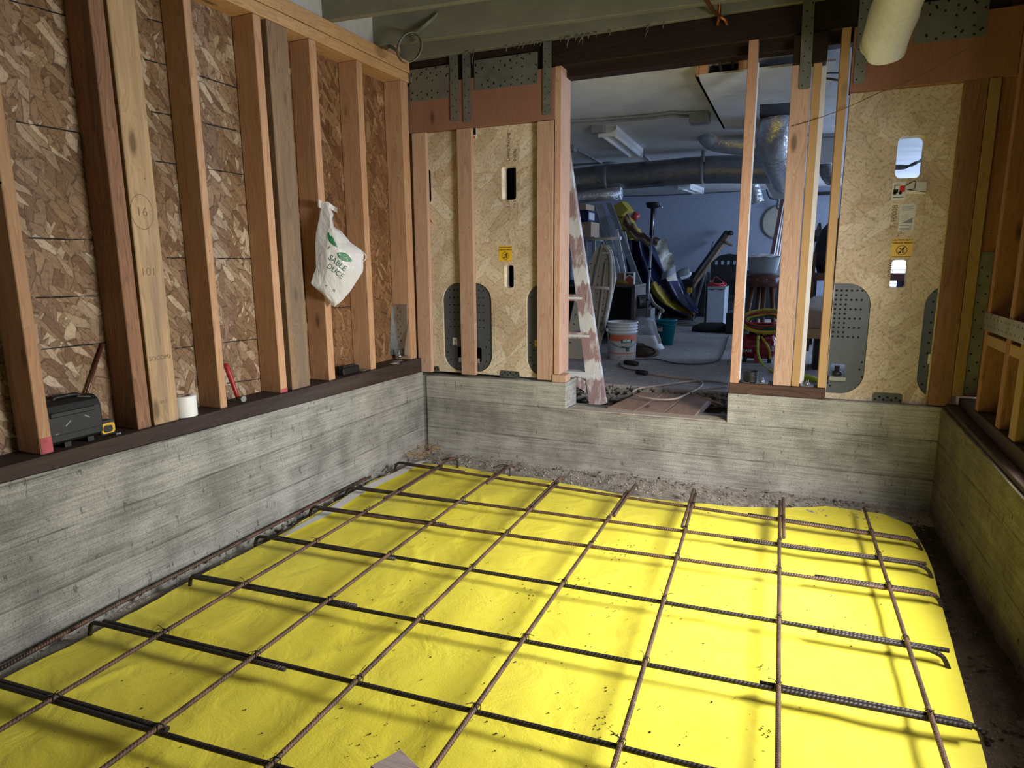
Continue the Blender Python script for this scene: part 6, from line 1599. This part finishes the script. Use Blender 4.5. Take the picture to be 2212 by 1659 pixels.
# white cabinet with red cord
yf = 5.6
t = thing('small_fridge', Z(1545, 705, FZ), 'small pale gray fridge with a red cord on top', 'fridge')
a, b = Y(1526, 676, yf), Y(1568, 620, yf)
G().box((a.x, yf, FZ+.02), (b.x, yf+.45, b.z)).build('cabinet', M['fridge'], t, bevel=.008)
dr_ = G().box((a.x+.003, yf-.035, FZ+.03), (b.x-.003, yf-.002, b.z-.035)).build('door', M['fridge'], t, bevel=.006)
G().box((a.x-.002, yf-.04, b.z-.03), (b.x+.002, yf+.45, b.z+.002)).build('top', M['gray'], t, bevel=.004)
for xx in (a.x+.05, b.x-.08): G().box((xx, yf-.042, b.z-.042), (xx+.04, yf-.03, b.z-.032)).build('hinge', M['black'], dr_)
g = G(); c = Vector(((a.x+b.x)/2-.02, yf+.12, b.z+.012))
for k in range(4): g.tube([c + Vector(((.13-.012*k)*math.cos(q_*.4+k), (.07)*math.sin(q_*.4+k), .012*k + .01*math.sin(q_*.9))) for q_ in range(17)], .008, 6)
g.tube(spline([c+Vector((-.06, 0, .03)), c+Vector((-.02, 0, .13)), c+Vector((.06, 0, .08)), c+Vector((.14, 0, .02))], 4), .006, 6)
one(g, 'red_cord', M['hosered'], 'red cord coiled on top of the small fridge', 'cord')
g = G().lathe(Z(1556, 692, FZ)+Vector((.06, -1.75, 0)), [(0, 0), (.26, 0), (.25, .06), (.15, .11), (.0, .12)], 16, sc=(1, .7))
for v_ in g.v: v_.z += .03*mnoise.noise(v_*9) if v_.z > FZ+.01 else 0
one(g, 'black_sack', M['blackm'], 'black sack slumped on the slab before the small fridge', 'bag')
one(G().box(tuple(Z(1566, 722, FZ)), tuple(Z(1566, 722, FZ)+Vector((.35, .5, .28)))), 'black_case', M['blackm'], 'black case on the slab behind the slender stud', 'case', bevel=.01)

# ------------------------------------------------------------------ leather stool with bin
yT = 3.55; c = Y(1648, 600, yT); sx = (Y(1690, 600, yT).x - Y(1606, 600, yT).x)/2
zt_ = Y(1648, 593, yT-sx*.6).z
t = thing('leather_stool', (c.x, yT, FZ), 'round brown leather stool on wooden legs, holding a white bin', 'stool')
se_ = G().lathe((c.x, yT, 0), [(0, zt_-.135), (sx*.96, zt_-.135), (sx, zt_-.125), (sx, zt_-.035), (sx*.93, zt_-.008), (sx*.7, zt_), (0, zt_)], 36).build('seat', M['leather'], t)
for k, a in enumerate((.5, 1.9, 3.5, 4.9)):
    d = Vector((math.cos(a), math.sin(a), 0)); G().tube([(c.x+d.x*sx*.55, yT+d.y*sx*.55, zt_-.136), (c.x+d.x*sx*.92, yT+d.y*sx*.92, FZ)], lambda q_: .028 - .008*q_, 10).build('leg', M['darkwood'], t)
g = G()
for k in range(14): a = 2*math.pi*k/14; g.lathe((c.x+sx*1.0*math.cos(a), yT+sx*1.0*math.sin(a), zt_-.05), [(.007, -.004), (.007, .004), (0, .005)], 6)
g.build('upholstery_studs', M['galv_b'], se_)
t = thing('white_bin', (c.x, yT, zt_), 'white ribbed plastic bin of cloths on the leather stool', 'bin')
xa, xb_ = Y(1612, 575, yT-.1).x, Y(1684, 575, yT-.1).x; zh = Y(1650, 553, yT-.1).z
W2 = (xb_-xa)/2; cxb = (xa+xb_)/2; hb_ = zh-zt_
prof = [(0, .003), (W2*.80, .003)]
for q_ in range(1, 9): prof += [(W2*(.82+.02*q_), hb_*q_/10), (W2*(.835+.02*q_), hb_*(q_+.5)/10)]
prof += [(W2*1.02, hb_*.9), (W2*1.03, hb_), (W2*.97, hb_), (W2*.80, .02), (0, .02)]
G().lathe((cxb, yT, zt_), prof, 36, sc=(1, .62)).build('bin_body', M['fridge'], t)
one(G().grid(lambda u, v: (xa-.03+(xb_-xa+.04)*u, yT-.17+.33*v, zh - .01 + .035*math.sin(math.pi*u)*math.sin(math.pi*v) + .02*mnoise.noise(Vector((u*6, v*4, 3)))), 24, 14), 'white_cloth', M['paper'], 'crumpled pale cloths heaped in the white bin', 'cloth', recalc=False)
# striped folded seat and round tray
yP = 5.0
a = [(1694, 425), (1704, 425), (1704, 588), (1690, 590), (1676, 590), (1670, 550)]
g = G()
P_ = [Y(*q_, yP) for q_ in ((1700, 440), (1706, 440), (1690, 590), (1672, 552))]
NS = 9
for k in range(NS):
    u0, u1 = k/NS, (k+1)/NS
    top = lambda u: Y(1694+14*u, 430+4*u, yP+.5); bot = lambda u: Y(1671+20*u, 553+38*u, yP)
    g.prism([top(u0), top(u1), bot(u1), bot(u0)], (0, .02, 0), k % 2)
for q_ in (1676, 1690): p = Y(q_, 575, yP+.05); g.tube([p, Vector((p.x, p.y+.02, FZ))], .015, 6, 1)
one(g, 'striped_fabric', [M['paper'], M['leather']], 'striped folded chair fabric leaning behind the bold grained stud', 'folding chair')
c = Y(1684, 480, 7.96); R_ = .28
one(G().lathe((c.x, 7.99, c.z), [(0, 0), (R_, 0), (R_, .03), (R_-.03, .035), (R_*.4, .02), (0, .02)], 32, M=RX), 'round_tray', M['beige'], 'cream round tray leaning on the far wall', 'tray')
one(G().bar(Y(1668, 552, 5.3), Y(1694, 415, 6.3), .05, .04), 'leaning_pole', M['leather'], 'dark brown pole leaning beside the cream round tray', 'pole', 'poles leaning on the far wall')

# ------------------------------------------------------------------ air compressor
yA = 2.45; c = Y(1638, 757, yA); rA = (Y(1638, 730, yA).z - Y(1638, 785, yA).z)/2
t = thing('air_compressor', (c.x, yA, FZ), 'red pancake air compressor tank with hoses on top', 'air compressor')
xa, xb_ = Y(1598, 757, yA).x, Y(1677, 757, yA).x
zc2 = FZ + .022 + rA
RY = Matrix(((0, 0, 1), (0, 1, 0), (-1, 0, 0)))
Lh = (xb_-xa)/2; cxA = (xa+xb_)/2
G().lathe((cxA, yA, zc2), [(0, -Lh), (rA*.55, -Lh*.96), (rA*.9, -Lh*.82), (rA, -Lh*.6), (rA, Lh*.6), (rA*.9, Lh*.82), (rA*.55, Lh*.96), (0, Lh)], 32, M=RY).build('tank', M['cranberry'], t)
for xx in (-.11, .11): G().tube([(cxA+xx, yA-.09, FZ), (cxA+xx, yA-.07, zc2-rA*.7)], .018, 8).build('foot', M['blackm'], t); G().tube([(cxA+xx, yA+.09, FZ), (cxA+xx, yA+.07, zc2-rA*.7)], .018, 8).build('foot', M['blackm'], t)
g = G().lathe((cxA-.08, yA, zc2+rA*.9), [(0, 0), (.06, 0), (.06, .09), (.04, .11), (0, .11)], 16); g.box((cxA-.02, yA-.06, zc2+rA*.9), (cxA+.13, yA+.06, zc2+rA+.10)); g.build('pump', M['iron'], t, bevel=.006)
for k, xx in enumerate((-.16, -.10, .0, .05)): G().lathe((cxA+xx, yA-.075, zc2+rA*1.02), [(0, 0), (.022, 0), (.022, .03), (.0, .034)], 12, M=Matrix.Rotation(.9, 3, 'X')).build('gauge', M['galv_b'], t)
g = G(); g.text('TREAM', .042, lambda u, v: (cxA-.17+u, yA-math.sqrt(max(.0001, rA**2-(-.035+v)**2))-.0015, zc2-.035+v), 0, 0, (.055, 0), off=.0006); 
g.build('lettering', M['white'], t, recalc=False)
a = Y(1634, 775, yA-.16); G().box((a.x-.022, yA-rA-.006, a.z-.05), (a.x+.022, yA-rA-.002, a.z+.04)).build('hang_tag', M['hosered'], t)
xx = Y(1671, 755, yA).x; G().box((xx-.03, yA-rA*.92, zc2-.03), (xx+.01, yA-rA*.90, zc2+.02)).build('warning_label', M['paper'], t)
# hoses heaped on the compressor and its handle
hz = Y(1640, 690, yA).z
def coil(name, mat, label, cx_, cy_, rx, rz, n, seed, r=.009, tail=None):
    rr_ = random.Random(seed); P = []
    c = Y(cx_, cy_, yA)
    for k in range(n*14):
        a = k*2*math.pi/14
        P.append(c + Vector((rx*math.cos(a)*(1+.12*math.sin(a*.37+seed)), -.06+.10*math.sin(a)+.02*math.sin(a*.7), rz*math.sin(a)*(1+.15*math.sin(a*.23+seed*2)) + .02*math.sin(a*.31+seed))))
    if tail: P += [Y(x, y, yy) for x, y, yy in tail]
    return one(G().tube(spline(P, 3), r, 8), name, M[mat], label, 'hose', 'hoses heaped on the compressor')
coil('air_hose', 'hosey', 'yellow air hose coiled on the red compressor', 1655, 696, .20, .085, 4, 1, .010)
coil('air_hose', 'hosered', 'thin red hose coiled among the yellow hose', 1648, 690, .17, .05, 3, 4, .007)
coil('air_hose', 'hosegreen', 'dark green cord coiled among the yellow hose', 1655, 695, .16, .055, 2, 7, .008)
one(G().tube(spline([Y(1638, 725, yA-.14), Y(1637, 742, yA-.18), Y(1637, 760, yA-.2), Y(1643, 780, yA-.25), Y(1655, 795, yA-.35), Z(1672, 803, FZ+.012), Z(1700, 806, FZ+.012), Z(1730, 806, FZ+.012)], 6), .011, 10), 'air_hose', M['hoselime'], 'lime yellow hose dropping from the compressor to the slab', 'hose', 'hoses heaped on the compressor')
one(G().tube(spline([Y(1644, 727, yA-.1), Y(1655, 742, yA-.2), Y(1662, 757, yA-.22), Y(1663, 775, yA-.2)], 6), .010, 10), 'air_hose', M['hosey'], 'short yellow hose bent down the front of the red tank', 'hose', 'hoses heaped on the compressor')

# ------------------------------------------------------------------ things on the dark sill
c = Y(1621, 818, .075); t = thing('wire_coil', (c.x, .075, .664), 'coil of black wire on the dark sill between the posts', 'wire coil')
g = G(); w_ = (Y(1635, 818, .075).x-Y(1606, 818, .075).x)/2; w_ = min(w_, .062)
for k in range(8): g.tube([(c.x + w_*(1-.012*(k % 3))*math.cos(a), .075+w_*math.sin(a), .671+.0078*k+.001*math.sin(a*2+k)) for a in [2*math.pi*q_/20 for q_ in range(21)]], .0062, 8)
g.build('wire', M['black'], t)
def anchor(px, y, label):
    c = Y(px, 822, y); t = thing('plate_anchor', (c.x, y, .664), label, 'anchor plate', 'anchor plates on the dark sill')
    G().box((c.x-.035, y-.032, .664), (c.x+.035, y+.032, .669)).build('plate', M['galv_b'], t, bevel=.001)
    G().lathe((c.x, y, .669), [(.014, 0), (.014, .012), (.007, .012), (.007, .028), (0, .028)], 6).build('nut', M['galv_b'], t)
anchor(1646, .06, 'galvanized anchor plate on the dark sill beside the black wire coil')
anchor(1744, .06, 'galvanized anchor plate on the dark sill in the narrow gap')
one(G().tube([Y(1597, 822, .05)+Vector((0, 0, .0)), Y(1617, 829, .02)], .003, 5).tube([Y(1600, 820, .06), Y(1622, 829, .03)], .003, 5), 'loose_rods', M['galv'], 'two thin steel rods lying on the dark sill', 'rods')
one(G().tube(spline([Z(1724, 815, FZ+.02), Z(1740, 818, FZ+.015), Z(1765, 822, FZ+.015), Z(1760, 818, FZ+.04), Z(1740, 813, FZ+.04), Z(1724, 811, FZ+.04)], 5), .016, 10), 'lime_hose', M['hoselime'], 'bundle of lime hose on the slab in the narrow gap', 'hose')
# wires hung under the ceiling by the bright window
g = G()
for k in range(4): g.tube(spline([Y(1930, 357+3*k, 4.6), Y(1955, 358+2*k, 4.6), Y(1975, 355-2*k+3*(k % 2), 4.5), Y(1992, 342+2*k, 4.5), Y(2010, 325+2*k, 4.5), Vector((Y(2030, 300, 4.5).x, 4.5+.03*k, CZ-.004))], 5), .008, 6)
one(g, 'electric_cable', M['cordg'], 'bunched cables seen through the upper slot of the dim panel', 'cable')
